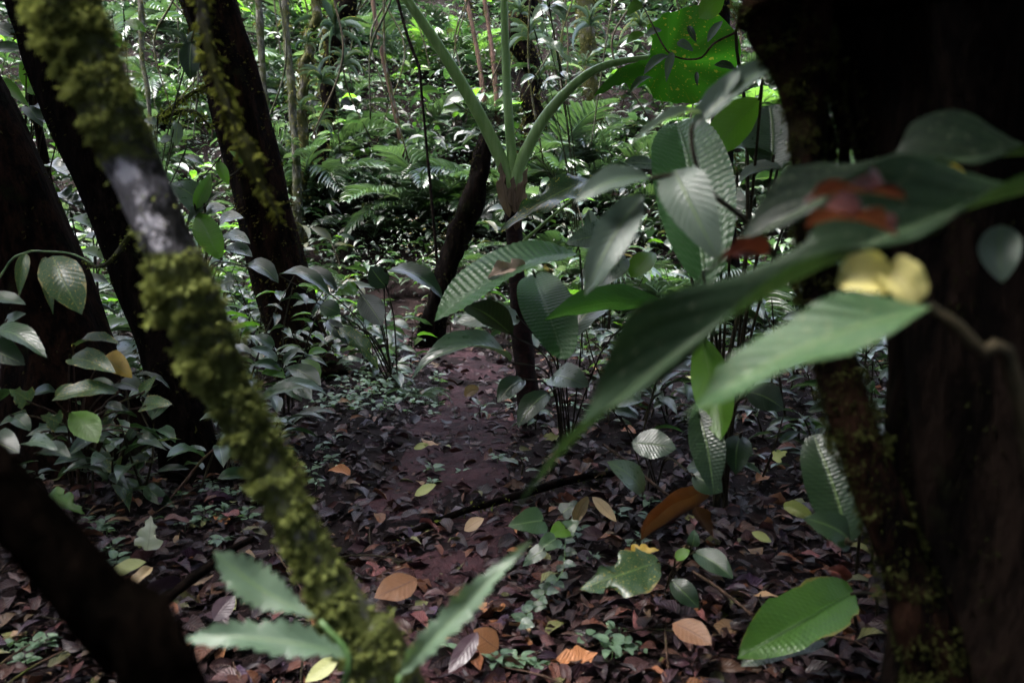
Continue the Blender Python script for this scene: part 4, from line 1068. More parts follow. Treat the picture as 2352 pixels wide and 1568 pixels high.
# twig with small leaves before the elephant-ear blade
tb = np.array([0.9, 3.9, float(ground_h(0.9, 3.9))])
tw = root('leafy_twig_tree', tb, 'sapling with small grey leaves crossing in front of the spotted elephant ear leaf', 'sapling')
for B, T, w, n, k, m_ in (((1535, 128, 3.7), (1478, 172, 3.65), 22, 0.55, 'b0', 'leaf_grey'), ((1555, 98, 3.7), (1592, 118, 3.7), 26, 0.5, 'b2', 'leaf_grey'), ((1625, 98, 3.6), (1660, 48, 3.6), 18, 0.5, 'b0', 'leaf_grey'),
                          ((1545, 120, 3.7), (1530, 190, 3.7), 20, 0.8, 'lance', 'leaf_grey'), ((1500, 180, 3.7), (1445, 218, 3.6), 18, 0.4, 'b0', 'leaf'), ((1520, 70, 3.8), (1482, 85, 3.8), 20, 0.5, 'b0', 'leaf_grey'),
                          ((1480, 78, 4.0), (1438, 100, 4.0), 22, 0.6, 'b0', 'leaf_bright'), ((1475, 8, 4.0), (1440, 36, 4.0), 28, 0.6, 'b2', 'leaf_bright'), ((1665, -20, 3.4), (1606, 42, 3.4), 50, (0.1, 0.9, 0.3), 'b0', 'leaf_bright'),
                          ((1580, 60, 3.7), (1600, 100, 3.7), 16, 0.6, 'lance', 'leaf_dark'), ((1640, 150, 3.6), (1690, 160, 3.6), 24, 0.5, 'b0', 'leaf_dark'), ((1600, 165, 3.6), (1602, 200, 3.6), 10, 0.7, 'lance', 'leaf_dark')):
    place_leaf(tw, tb, P(*B), P(*T), w, n, k, m_)
stalk(tw, tb, [tb - [0, 0, 0.05], P(1700, 700, 3.7), P(1715, 300, 3.7), P(1690, 75, 3.6), P(1742, 20, 3.5)], 0.012, 0.006, 'stalk_dark', 'stem', 8)
stalk(tw, tb, [P(1690, 75, 3.6), P(1640, 100, 3.6), P(1605, 135, 3.65), P(1540, 125, 3.7), P(1500, 60, 3.8), P(1475, 10, 4.0)], 0.006, 0.003, 'cane', 'twig', 7)

# --- low plants lower right
plant('low_plant', 'low plant with two glossy oval leaves in the litter', 'plant', G(1500, 1130), [
    ((1448, 1018, 3.0), (1554, 1030, 2.95), 64, 0.6, 'flat', 'leaf_pale'), ((1478, 1132, 2.9), (1394, 1060, 2.85), 54, 0.6, 'b0', 'leaf_pale'),
    ((1590, 1090, 2.8), (1660, 1130, 2.75), 60, 0.5, 'b0', 'leaf_dark'), ((1575, 1080, 2.9), (1640, 1090, 2.9), 36, 0.4, 'b1', 'leaf'),
    ((1415, 935, 3.4), (1480, 920, 3.4), 24, 0.4, 'b0', 'leaf_pale'), ((1410, 945, 3.4), (1465, 960, 3.4), 24, 0.4, 'b2', 'leaf'),
], sr=0.004)
plant('low_plant', 'single bright ribbed leaf low over the litter, lower right', 'plant', G(1990, 1440), [
    ((1962, 1362, 2.25), (1694, 1512, 2.1), 112, 0.6, 'pl3', 'leaf_lime'), ((1900, 1470, 2.2), (1700, 1530, 2.15), 60, 0.35, 'pl1', 'leaf_dark')], sr=0.006)
plant('low_plant', 'ribbed grey green leaf standing before the massive trunk', 'plant', G(1985, 1330), [
    ((1950, 1245, 1.75), (1868, 998, 1.85), 118, 0.75, 'pl0', 'leaf_dark'), ((1955, 1245, 1.75), (1845, 1190, 1.75), 70, 0.6, 'pl2', 'leaf_dark')], sr=0.006)
plant('low_plant', 'dim ribbed leaf between the crooked stem and massive trunk', 'plant', G(2290, 1300), [
    ((2270, 1195, 1.7), (2078, 1180, 1.7), 84, 0.6, 'pl1', 'leaf_dark')], sr=0.006)
plant('low_plant', 'lobed green leaf with brown and yellow margin', 'plant', G(1540, 1380), [
    ((1516, 1290, 2.55), (1332, 1352, 2.45), 100, 0.55, 'rag', 'leaf_spot'), ((1592, 1268, 2.6), (1684, 1328, 2.5), 50, 0.6, 'pl1', 'leaf'),
    ((1540, 1330, 2.5), (1605, 1395, 2.45), 50, 0.6, 'b0', 'leaf_dark'), ((1550, 1285, 2.6), (1585, 1262, 2.6), 22, 0.5, 'b0', 'leaf_bright'), ((1590, 1255, 2.7), (1595, 1215, 2.7), 28, 0.7, 'b2', 'leaf')], sr=0.004)
plant('low_plant', 'heart shaped green leaf beside a small lime leaf near the trail', 'plant', G(1270, 1260), [
    ((1250, 1195, 2.85), (1166, 1208, 2.8), 56, 0.55, 'heart', 'leaf'), ((1300, 1212, 2.8), (1260, 1232, 2.75), 36, 0.6, 'heart', 'leaf_bright'),
    ((1295, 1225, 2.8), (1330, 1195, 2.8), 36, 0.6, 'heart', 'leaf'), ((1280, 1235, 2.75), (1228, 1270, 2.7), 36, 0.5, 'heart', 'leaf'),
    ((1290, 1180, 2.9), (1320, 1160, 2.9), 34, 0.5, 'heart', 'leaf_dark'), ((1250, 1260, 2.7), (1200, 1300, 2.7), 30, 0.5, 'heart', 'leaf')], sr=0.003)
# creeping vine of small hearts
vb = G(1320, 1230)
cvn = root('creeping_vine', vb, 'creeping vine of small heart shaped leaves trailing down beside the trail', 'vine')
vp = spline([G(1325, 1220, 0.12), G(1300, 1290, 0.1), G(1290, 1370, 0.09), G(1240, 1430, 0.08), G(1195, 1490, 0.08)], 26)
stalk(cvn, vb, list(vp[::2]), 0.003, 0.002, 'stalk', 'stem')
for i in range(26):
    a = 1.3 * (1 if i % 2 else -1) + rng.normal() * 0.5
    t_ = vp[min(i + 1, 25)] - vp[max(i - 1, 0)]; t_ = t_ / np.linalg.norm(t_)
    d_ = np.array([t_[0] * math.cos(a) - t_[1] * math.sin(a), t_[0] * math.sin(a) + t_[1] * math.cos(a), 0.05])
    L = rng.uniform(0.035, 0.055)
    place_leaf(cvn, vb, vp[i], vp[i] + d_ * L, L * 0.85, (rng.normal() * 0.3, -0.5 + rng.normal() * 0.3, 1), 'heart', 'leaf_pale' if i % 3 else 'leaf', px=False)

# notable fallen leaves
for a in [
    ('white papery fallen leaf standing up in the dark litter', (338, 1264, 2.95), (346, 1184, 2.95), 56, 0.85, 'rag2', 'pale_dead'),
    ('large orange brown leaf fallen on the trail beside the mossy tree', (958, 1328, 2.75), (860, 1372, 2.65), 56, 0.5, 'flat', 'brown_dead'),
    ('tan spotted leaf curled upright left of the mossy tree', (348, 1302, 2.75), (290, 1358, 2.7), 34, 0.7, 'curl', 'tan_dead'),
    ('yellow green fallen leaf lying left of the mossy tree', (250, 1318, 2.75), (336, 1290, 2.75), 30, 0.5, 'flat', 'ygreen_dead'),
    ('orange and brown leaf at the bottom of the trail', (1145, 1490, 2.35), (1088, 1445, 2.35), 50, 0.7, 'flat', 'brown_dead'),
    ('tan leaf on the trail below the fallen twig', (1066, 1218, 3.15), (1112, 1190, 3.15), 26, 0.6, 'flat', 'tan_dead'),
    ('pale tan leaf, left of the two beside the twig end', (1325, 1195, 3.05), (1352, 1142, 3.05), 26, 0.7, 'curl', 'tan_dead'),
    ('pale tan leaf, right of the two beside the twig end', (1360, 1140, 3.05), (1416, 1198, 3.0), 26, 0.7, 'flat', 'tan_dead'),
    ('yellow brown leaf below the toothed leaf at the bottom edge', (778, 1508, 2.1), (700, 1566, 2.05), 34, 0.6, 'flat', 'ygreen_dead'),
    ('pale green leaf on the trail, uppermost of the light ones', (950, 1030, 4.2), (985, 1020, 4.2), 14, 0.6, 'flat', 'ygreen_dead'),
    ('pale green leaf in the middle of the trail', (952, 1138, 3.45), (1002, 1112, 3.45), 20, 0.6, 'flat', 'ygreen_dead'),
    ('yellow butterfly like leaf in the dark at right', (1775, 1055, 2.9), (1808, 1036, 2.9), 26, 0.7, 'rag2', 'ygreen_dead'),
    ('small pale leaf in the dark litter at right', (1726, 1222, 2.8), (1772, 1244, 2.8), 20, 0.7, 'flat', 'ygreen_dead'),
    ('striped grey leaf in the dark litter at right', (1800, 1165, 2.8), (1862, 1190, 2.75), 26, 0.7, 'curl', 'ygreen_dead'),
    ('long rolled brown leaf propped beside the dark stem', (1606, 1160, 2.95), (1472, 1240, 2.85), 36, 0.7, 'roll', 'brown_dead'),
    ('wide brown leaf flap hanging beside the rolled leaf', (1592, 1160, 2.95), (1640, 1236, 2.9), 40, 0.7, 'curl2', 'brown_dead'),
    ('dark purple leaf at the bottom edge of the trail', (1098, 1450, 2.3), (1030, 1545, 2.2), 40, 0.6, 'flat', 'purple_dead'),
    ('grey purple leaf standing left of the mossy tree', (490, 1425, 2.4), (540, 1366, 2.45), 46, 0.7, 'flat', 'purple_dead'),
    ('long purple brown leaf lying left of the mossy tree', (330, 1390, 2.55), (420, 1345, 2.6), 22, 0.5, 'curl', 'purple_dead'),
    ('orange yellow scrap between the lobed leaf and twig', (1440, 1275, 2.7), (1515, 1262, 2.65), 30, 0.6, 'rag2', 'leaf_yellow'),
    ('green fresh leaf fallen at the lower left, pale centred', (90, 1145, 2.85), (195, 1180, 2.75), 50, 0.5, 'rag2', 'leaf_bright'),
    ('red brown leaf in the dark beside the bright ribbed leaf', (1900, 1310, 2.35), (1942, 1335, 2.35), 30, 0.6, 'curl', 'red_dead'),
    ('brown leaf lying in the dark under the lobed leaf', (1545, 1430, 2.3), (1635, 1480, 2.2), 50, 0.5, 'flat', 'brown_dead'),
    ('orange leaf lying on the far bend of the trail', (1070, 912, 5.6), (1100, 895, 5.6), 18, 0.5, 'curl', 'tan_dead'),
]:
    loose(*a)

# ------------------------------------------------------------------ fronds and generated understory
def frond_arrays(pairs=24, ll=0.24, lw=0.028, bend=1.5, droop=0.5, seed=0, taper=1.0):
    r = np.random.default_rng(seed)
    t = np.linspace(0, 1, 30)
    ang = 0.75 - bend * t ** 1.2
    x = np.concatenate([[0], np.cumsum(np.cos(ang[:-1])) / 29]); z = np.concatenate([[0], np.cumsum(np.sin(ang[:-1])) / 29])
    path = np.stack([x, 0 * x, z], -1)
    parts = []
    tb_ = tube(path[::3], np.linspace(0.010, 0.003, 10), 4, 14)
    parts.append(tb_[:3])
    u = leaf_arrays('lance', 5, 1, fold=0.6, bend=0.7, side=0.05)
    tt = np.linspace(0.16, 0.99, pairs)
    offs, xfs = [], []
    for k, s in enumerate(tt):
        i = int(s * 28); p = path[i] + (path[i + 1] - path[i]) * (s * 28 - i)
        fw = path[i + 1] - path[i]; fw /= np.linalg.norm(fw)
        nrm = np.array([-fw[2], 0, fw[0]])
        L = ll * (math.sin(math.pi * min(1, s * 0.86 + 0.14)) ** 0.6 * 0.9 + 0.12) * r.uniform(0.9, 1.08)
        for sd in (-1, 1):
            d = fw * (0.35 + 0.5 * s) + np.array([0, sd, 0]) * (1.0 - 0.35 * s) + nrm * 0.25 - np.array([0, 0, droop * 0.4]) + r.normal(size=3) * 0.05
            b3 = basis(d[None], (nrm + r.normal(size=3) * 0.1)[None])[0]
            b3 = b3 * np.array([L, lw * 1.3, L])[None]
            offs.append(p); xfs.append(b3)
    parts.append(scatter_arrays(u, np.array(xfs), np.array(offs))[:3])
    return merge(parts)[:3]


FR = []
for i, (prs, ll, lw, bd, dr) in enumerate([(26, 0.26, 0.020, 1.5, 0.5), (30, 0.22, 0.016, 1.9, 0.7), (22, 0.30, 0.026, 1.2, 0.4), (34, 0.17, 0.013, 1.6, 0.6)]):
    v, q, uv = frond_arrays(prs, ll, lw, bd, dr, i)
    FR.append([mesh_np('frond', v, q, uv, None, M[mn]) for mn in ('frond', 'frond_lit')])


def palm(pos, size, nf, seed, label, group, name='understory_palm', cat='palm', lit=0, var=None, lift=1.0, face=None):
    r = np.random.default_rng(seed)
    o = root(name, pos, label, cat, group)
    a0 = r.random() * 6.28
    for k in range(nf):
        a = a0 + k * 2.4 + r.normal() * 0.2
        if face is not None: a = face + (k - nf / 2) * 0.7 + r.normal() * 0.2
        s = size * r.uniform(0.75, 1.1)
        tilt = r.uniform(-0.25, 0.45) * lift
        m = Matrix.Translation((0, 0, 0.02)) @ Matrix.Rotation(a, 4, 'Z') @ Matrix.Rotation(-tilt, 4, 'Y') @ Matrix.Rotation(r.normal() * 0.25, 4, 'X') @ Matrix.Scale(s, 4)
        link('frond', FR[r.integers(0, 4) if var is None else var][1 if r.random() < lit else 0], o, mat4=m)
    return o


def pix(p):
    rel = np.asarray(p, float) - CAMV
    d = rel @ V_F
    return PW / 2 + (rel @ V_R) / d * FX, PH / 2 - (rel @ V_U) / d * FX


def side_phrase(p):
    x = pix(p)[0]
    for lim, ph in ((250, 'behind the thick left trunk'), (480, 'between the mossy tree and the big black trunk'), (700, 'close behind the big black trunk'), (860, 'below the pinkish cane'),
                    (1010, 'left of the elephant ear stalks'), (1170, 'between the elephant ear stalks'), (1300, 'under the arching elephant ear stalk'), (1500, 'below the elephant ear leaf'), (1760, 'behind the pleated leaves')):
        if x < lim: return ph
    return 'in the dark right of the pleated leaves'


def bank_phrase(p):
    x = pix(p)[0]
    w = 'beside the thick left trunk' if x < 130 else 'behind the leaning mossy tree' if x < 330 else 'left of the big black trunk' if x < 560 else 'right of the big black trunk' if x < 800 else \
        'right of the elephant ear' if x < 1420 else 'under the pleated upright leaf' if x < 1700 else 'in the dark before the massive trunk'
    return w + (', near' if p[1] < 5 else ', farther back' if p[1] > 7 else '')


def in_view(x, y, pad=0.5):
    return abs(x) < 0.66 * y + pad


def gpos(x, y, dz=0.0):
    return np.array([x, y, float(ground_h(x, y)) + dz])


# named fern and palm clumps that stand out
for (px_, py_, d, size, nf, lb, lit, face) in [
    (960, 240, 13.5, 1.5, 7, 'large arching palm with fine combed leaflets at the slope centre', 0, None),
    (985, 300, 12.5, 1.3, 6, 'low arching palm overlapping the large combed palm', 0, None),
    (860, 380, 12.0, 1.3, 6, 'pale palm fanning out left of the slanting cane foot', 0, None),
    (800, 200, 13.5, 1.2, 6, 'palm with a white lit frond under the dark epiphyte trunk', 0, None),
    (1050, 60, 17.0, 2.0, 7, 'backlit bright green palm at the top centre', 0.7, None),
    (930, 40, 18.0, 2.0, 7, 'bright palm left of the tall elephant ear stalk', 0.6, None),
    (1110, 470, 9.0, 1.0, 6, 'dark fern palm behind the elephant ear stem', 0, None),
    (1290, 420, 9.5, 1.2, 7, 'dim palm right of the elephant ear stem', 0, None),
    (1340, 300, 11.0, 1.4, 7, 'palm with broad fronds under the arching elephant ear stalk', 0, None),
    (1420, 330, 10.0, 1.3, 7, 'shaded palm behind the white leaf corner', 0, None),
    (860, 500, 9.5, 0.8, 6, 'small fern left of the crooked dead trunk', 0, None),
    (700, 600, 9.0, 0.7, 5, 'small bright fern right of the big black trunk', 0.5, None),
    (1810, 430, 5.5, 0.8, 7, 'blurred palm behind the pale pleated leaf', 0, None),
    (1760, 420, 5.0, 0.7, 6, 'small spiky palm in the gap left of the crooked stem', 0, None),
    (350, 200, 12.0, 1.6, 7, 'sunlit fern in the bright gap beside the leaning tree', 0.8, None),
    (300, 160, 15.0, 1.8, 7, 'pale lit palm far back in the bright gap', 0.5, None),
    (1440, 640, 5.5, 0.5, 6, 'small fan palm under the grey shrub', 0, None),
    (290, 930, 3.0, 0.22, 4, 'tiny fern frond beside the spotted ginger leaves', 0, None),
    (960, 905, 5.3, 0.26, 6, 'low fern tuft on the left bank of the trail', 0, None),
    (1010, 640, 8.5, 0.5, 6, 'small fern at the foot of the crooked dead trunk', 0, None),
]:
    p = G(px_, py_ + 60 * size)
    size = min(size * p[1] / d, 2.2)
    palm(p, size, nf, int(px_ + py_), lb, None, lit=lit, face=face)

k = 0; r2 = np.random.default_rng(21)
while k < 105:
    y = 9.3 + 12.5 * r2.random() ** 0.9; x = r2.uniform(-1, 1) * (0.66 * y + 0.5)
    if abs(x - float(ctr(min(y, 13)))) < 0.9 and y < 11: continue
    w_ = ('high on' if y > 14 else 'low on') + ' the far slope, ' + side_phrase(gpos(x, y, 0.4))
    palm(gpos(x, y), r2.uniform(0.9, 2.1), int(r2.integers(6, 10)), 500 + k, 'arching palm ' + w_, 'palms ' + w_, lit=0.15 if x < 0 else 0.06)  # more fronds in the painted-lit green on the left
    k += 1


# broad-leaved plants and shrubs of the understory (each leaf its own part)
def leafy(pos, h, nl, ll, seed, name, label, cat, group, mats, spread=0.35, keys=('b0', 'b1', 'b2', 'b3'), ratio=0.34, stems=1, smat='stalk_dark', lean=0.3):
    r = np.random.default_rng(seed)
    o = root(name, pos, label, cat, group)
    z0 = np.zeros(3)
    for s in range(stems):
        top = np.array([r.normal() * lean * h, r.normal() * lean * h, h * r.uniform(0.8, 1.1)])
        mid = top * 0.5 + np.array([r.normal() * 0.08 * h, r.normal() * 0.08 * h, 0.05 * h])
        path = spline([z0 - [0, 0, 0.05], mid, top], 12)
        stalk(o, z0, list(path[::2]) + [top], 0.006 + 0.004 * h, 0.003, smat, 'stem', 5)
        for i in range(nl):
            f = 0.25 + 0.75 * (i + 0.5) / nl
            b_ = path[min(int(f * 11), 11)]
            a = i * 2.4 + r.normal() * 0.4
            d = np.array([math.cos(a), math.sin(a), r.uniform(-0.35, 0.35)])
            L = ll * r.uniform(0.65, 1.2)
            B = b_ + d * spread * L * 0.6
            place_leaf(o, z0, B, B + d * L, L * ratio * r.uniform(0.8, 1.2), (r.normal() * 0.35, r.normal() * 0.35, 1.0), keys[int(r.integers(0, len(keys)))], mats[int(r.integers(0, len(mats)))], px=False)
    return o


GREENS = ['leaf', 'leaf_pale', 'leaf', 'leaf_pale', 'leaf_bright', 'leaf_dark', 'leaf_grey']
r3 = np.random.default_rng(33)
k = 0
while k < 100:       # big leaved plants at the back of the flat ground
    y = r3.uniform(7.2, 12.5); x = r3.uniform(-1, 1) * (0.66 * y + 0.3)
    if abs(x - float(ctr(y))) < 0.75 and y < 11: continue
    if y < 8.2 and -1.6 < x < 1.6: continue
    leafy(gpos(x, y), r3.uniform(0.35, 0.8), int(r3.integers(6, 10)), r3.uniform(0.24, 0.40), 700 + k, 'understory_plant', 'broad leaved plant at the slope foot, ' + side_phrase(gpos(x, y, 0.4)), 'plant', 'broad leaved plants ' + side_phrase(gpos(x, y, 0.4)), GREENS)
    k += 1
k = 0
while k < 110:      # shrubs on the slope
    y = r3.uniform(9.8, 18); x = r3.uniform(-1, 1) * (0.66 * y + 0.3)
    leafy(gpos(x, y), r3.uniform(0.6, 1.7), int(r3.integers(10, 16)), r3.uniform(0.16, 0.32), 900 + k, 'slope_shrub', 'leafy shrub ' + ('high' if y > 14 else 'low') + ' on the far slope, ' + side_phrase(gpos(x, y, 0.4)), 'shrub', 'slope shrubs ' + ('high ' if y > 14 else 'low ') + side_phrase(gpos(x, y, 0.4)), GREENS, ratio=0.33)
    k += 1
k = 0
while k < 62:       # left bank, between the trunks
    y = r3.uniform(5.0, 9); x = -r3.uniform(0.22, 0.66) * y - 0.1
    leafy(gpos(x, y), r3.uniform(0.4, 1.0), int(r3.integers(6, 11)), r3.uniform(0.16, 0.32), 1200 + k, 'bank_shrub', 'leafy shrub standing ' + bank_phrase(gpos(x, y)), 'shrub', 'leafy shrubs standing ' + bank_phrase(gpos(x, y)), GREENS)
    k += 1
k = 0
while k < 36:       # right bank
    y = r3.uniform(3.6, 8.5); x = r3.uniform(0.22, 0.6) * y + 0.25
    leafy(gpos(x, y), r3.uniform(0.3, 0.85), int(r3.integers(6, 11)), r3.uniform(0.14, 0.30), 1400 + k, 'bank_shrub', 'leafy shrub standing ' + bank_phrase(gpos(x, y)), 'shrub', 'leafy shrubs standing ' + bank_phrase(gpos(x, y)), ['leaf', 'leaf_dark', 'leaf_pale', 'leaf'])
    k += 1
k = 0
while k < 46:       # dark left middle ground
    y = r3.uniform(3.4, 6.8); x = -r3.uniform(0.25, 0.64) * y
    px_, py_ = pix(gpos(x, y))
    if 640 < px_ < 800 and py_ > 860: continue
    leafy(gpos(x, y), r3.uniform(0.2, 0.6), int(r3.integers(6, 10)), r3.uniform(0.12, 0.26), 1800 + k, 'bank_shrub', 'low dim shrub ' + bank_phrase(gpos(x, y)), 'shrub', 'low dim shrubs ' + bank_phrase(gpos(x, y)), ['leaf', 'leaf_dark', 'leaf', 'leaf_pale', 'leaf_spot'], keys=('b0', 'b1', 'b3', 'lance'), ratio=0.32)
    k += 1
k = 0
while k < 40:       # dark right middle ground
    y = r3.uniform(3.3, 8.0); x = r3.uniform(0.10, 0.50) * y + 0.22
    leafy(gpos(x, y), r3.uniform(0.2, 0.6), int(r3.integers(6, 10)), r3.uniform(0.12, 0.28), 1900 + k, 'bank_shrub', 'low dim shrub ' + bank_phrase(gpos(x, y)), 'shrub', 'low dim shrubs ' + bank_phrase(gpos(x, y)), ['leaf', 'leaf_dark', 'leaf_dark', 'leaf_pale'], keys=('b0', 'b1', 'b3', 'lance'), ratio=0.32)
    k += 1
k = 0
while k < 48:       # beside the trail
    y = r3.uniform(6.3, 9.8); sgn = -1 if k % 2 else 1; x = float(ctr(y)) + sgn * r3.uniform(0.6, 1.5)
    leafy(gpos(x, y), r3.uniform(0.15, 0.45), int(r3.integers(5, 9)), r3.uniform(0.12, 0.28), 1960 + k, 'trail_plant', 'broad leaved plant crowding the far %s edge of the trail' % ('left' if sgn < 0 else 'right'), 'plant', 'plants crowding the far %s edge of the trail' % ('left' if sgn < 0 else 'right'), GREENS, keys=('b0', 'b1', 'b3', 'lance'), ratio=0.34)
    k += 1
k = 0
while k < 46:       # large leaved plants on the slope
    y = r3.uniform(9.6, 15.5); x = r3.uniform(-1, 1) * (0.66 * y)
    leafy(gpos(x, y), r3.uniform(0.7, 1.8), int(r3.integers(6, 10)), r3.uniform(0.32, 0.6), 2060 + k, 'large_leaved_plant', 'large leaved plant on the slope, ' + side_phrase(gpos(x, y, 0.8)), 'plant', 'large leaved plants ' + side_phrase(gpos(x, y, 0.8)), ['leaf', 'leaf_pale', 'leaf_pale', 'leaf_dark', 'leaf_grey', 'leaf_bright'], keys=('b0', 'b1', 'b3', 'rag'), ratio=0.36)
    k += 1
for i, (px_, py_) in enumerate([(600, 1010), (120, 1150), (330, 1080), (30, 1180), (430, 1010), (540, 960), (1400, 980), (1345, 930), (1490, 960), (1760, 1010)]):
    leafy(G(px_, py_), 0.22, 6, 0.12, 1600 + i, 'low_shrub', 'low dim sprig of oval leaves beside the dark litter', 'plant', 'low sprigs in the dark litter', ['leaf', 'leaf_dark', 'leaf_pale'])
for i, (px_, py_, h_) in enumerate([(985, 772, 0.3), (1035, 768, 0.35), (960, 752, 0.3), (1010, 735, 0.4), (745, 880, 0.22), (700, 905, 0.2), (770, 858, 0.25), (660, 890, 0.3), (1230, 985, 0.2), (300, 960, 0.3), (240, 940, 0.35)]):
    leafy(G(px_, py_), h_, 7, 0.13 + 0.2 * h_, 1700 + i, 'low_shrub', ['leafy sprig at the foot of the crooked dead trunk', 'leafy sprig at the foot of the big black trunk', 'leafy sprig beside the elephant ear foot', 'leafy sprig in the gloom behind the mossy tree'][0 if i < 4 else 1 if i < 8 else 2 if i < 9 else 3], 'plant', 'sprigs at trunk feet', ['leaf', 'leaf_pale', 'leaf_dark'])
leafy(G(1105, 965), 0.10, 7, 0.11, 1650, 'trail_seedling', 'bright seedling rosette standing on the trail by the elephant ear', 'plant', None, ['leaf_pale'], keys=('b2', 'heart'))
leafy(G(1190, 1100), 0.12, 3, 0.09, 1651, 'trail_seedling', 'single upright green leaf standing on the trail edge', 'plant', None, ['leaf_pale'], keys=('b2',))

# small seedlings carpeting the trail edges
def seedling_phrase(p):
    x, y_ = pix(p)
    if y_ < 840: return 'at the far bend of the trail'
    if y_ < 1010: return 'in the green patch left of the trail' if x < 1080 else 'around the elephant ear foot'
    if x < 420: return 'in the litter at lower left'
    if x < 660: return 'just left of the leaning mossy tree'
    if x < 1000: return 'between the mossy tree and the trail'
    return 'in the litter right of the trail'


def seedling(pos, s, seed, mat):
    r = np.random.default_rng(seed)
    ph = seedling_phrase(pos)
    o = root('seedling', pos, 'tiny green seedling ' + ph, 'plant', 'seedlings ' + ph)
    h = s * r.uniform(0.6, 1.4)
    nl = int(r.integers(4, 8))
    stalk(o, np.zeros(3), [np.array([0, 0, -0.01]), np.array([0.1 * s, 0, h * 0.6]), np.array([0.05 * s, 0.1 * s, h])], 0.0018, 0.001, 'stalk', 'stem', 4)
    for i in range(nl):
        a = i * 2.2 + r.normal() * 0.3
        d = np.array([math.cos(a), math.sin(a), r.uniform(-0.2, 0.3)])
        B = np.array([0, 0, h * (0.5 + 0.5 * i / nl)]) + d * s * 0.25
        L = s * r.uniform(0.7, 1.2)
        place_leaf(o, np.zeros(3), B, B + d * L, L * 0.62, (r.normal() * 0.25, r.normal() * 0.25, 1), ('b2', 'heart')[i % 2], mat, px=False)
    return o


r4 = np.random.default_rng(44); sid = 0
for (cx, cy, sx, sy, cnt) in [(840, 915, 55, 25, 44), (905, 890, 60, 18, 22), (730, 1080, 30, 30, 9), (560, 1150, 40, 40, 12), (240, 1250, 40, 50, 9), (470, 1190, 40, 40, 9), (1180, 930, 30, 20, 8), (1240, 880, 50, 30, 8),
                              (1400, 1240, 60, 40, 8), (1150, 1535, 60, 20, 5), (1420, 1470, 30, 30, 6), (60, 1500, 50, 40, 6), (1010, 760, 60, 20, 10), (830, 860, 50, 20, 8), (1330, 970, 60, 40, 8), (1050, 1100, 60, 30, 4), (330, 1150, 60, 40, 8), (960, 940, 30, 14, 6)]:
    for _ in range(cnt):
        p = G(cx + r4.normal() * sx, min(cy + r4.normal() * sy, 1640))
        if p[1] > 14: continue
        seedling(p, r4.uniform(0.028, 0.055) * (1 if p[1] < 4 else 1.25), 2000 + sid, 'leaf_seedling')
        sid += 1

# ------------------------------------------------------------------ fallen leaves: 300 single ones, the rest as litter
r5 = np.random.default_rng(55)
PAL = np.array([(0.048, 0.018, 0.028), (0.070, 0.027, 0.026), (0.028, 0.012, 0.024), (0.115, 0.040, 0.026), (0.22, 0.080, 0.034), (0.048, 0.026, 0.052), (0.34, 0.21, 0.11), (0.25, 0.26, 0.09), (0.14, 0.044, 0.042), (0.36, 0.15, 0.06)])
PALW = np.array([0.22, 0.19, 0.15, 0.15, 0.09, 0.08, 0.03, 0.03, 0.07, 0.03]); PALW /= PALW.sum()
NAMES = ['purple brown', 'brown', 'dark purple', 'red brown', 'orange brown', 'slate purple', 'tan', 'yellow green', 'dull red', 'orange']
LU = [leaf_arrays('ellip', 5, 1, fold=0.5, bend=0.8, side=0.3, wav=0.04, seed=0), leaf_arrays('ovate', 5, 1, fold=-0.4, bend=-0.7, side=0.3, wav=0.05, seed=1),
      leaf_arrays('lance', 5, 1, fold=0.7, bend=1.1, side=0.4, wav=0.03, seed=2), leaf_arrays('ellip', 5, 1, fold=0.9, bend=-1.2, side=0.2, wav=0.06, twist=0.7, seed=3)]


def litter_xf(x, y, size, r, n):
    z = ground_h(x, y)
    e = 0.03
    nx = -(ground_h(x + e, y) - z) / e; ny = -(ground_h(x, y + e) - z) / e
    up = np.stack([nx, ny, np.ones(n)], -1) + r.normal(size=(n, 3)) * 0.42
    a = r.random(n) * 6.2832
    d = np.stack([np.cos(a), np.sin(a), r.normal(size=n) * 0.12], -1)
    b3 = basis(d, up)
    sc3 = np.stack([size, size * r.uniform(0.3, 0.55, n), size], -1)
    off = np.stack([x, y, z + 0.008 + r.random(n) * 0.022], -1)
    return b3 * sc3[:, None, :], off - np.einsum('nij,j->ni', b3 * sc3[:, None, :], np.array([0.5, 0, 0])) * 0


def litter_xy(n, y0, y1, r, power=1.6):
    y = y0 + (y1 - y0) * r.random(n) ** power
    x = r.uniform(-1, 1, n) * (0.68 * y + 0.25)
    return x, y


NL = 27000
x, y = litter_xy(NL, 1.3, 11, r5, 1.7)
dtr = np.abs(x - ctr(y))
keep = r5.random(NL) < np.clip(0.34 + 0.75 * smooth(0.10, 0.42, dtr) + 0.45 * smooth(4.0, 2.9, y) + 0.4 * vnoise(x * 2.2, y * 2.2), 0, 1)
x, y = x[keep], y[keep]; n = len(x)
size = 0.022 + 0.105 * r5.random(n) ** 2.2
xf, off = litter_xf(x, y, size, r5, n)
ci = r5.choice(len(PAL), n, p=PALW)
tint = PAL[ci] * (0.15 + 0.68 * r5.random((n, 1)) ** 1.8)
var = r5.integers(0, 4, n)
parts = []
for k in range(4):
    s_ = var == k
    parts.append(scatter_arrays(LU[k], xf[s_], off[s_], tint[s_]))
o = link('leaf_litter', mesh_np('leaf_litter', *merge(parts), mat=M['litter']))
tag(o, 'carpet of dead purple brown leaves on the forest floor', 'litter', kind='stuff')

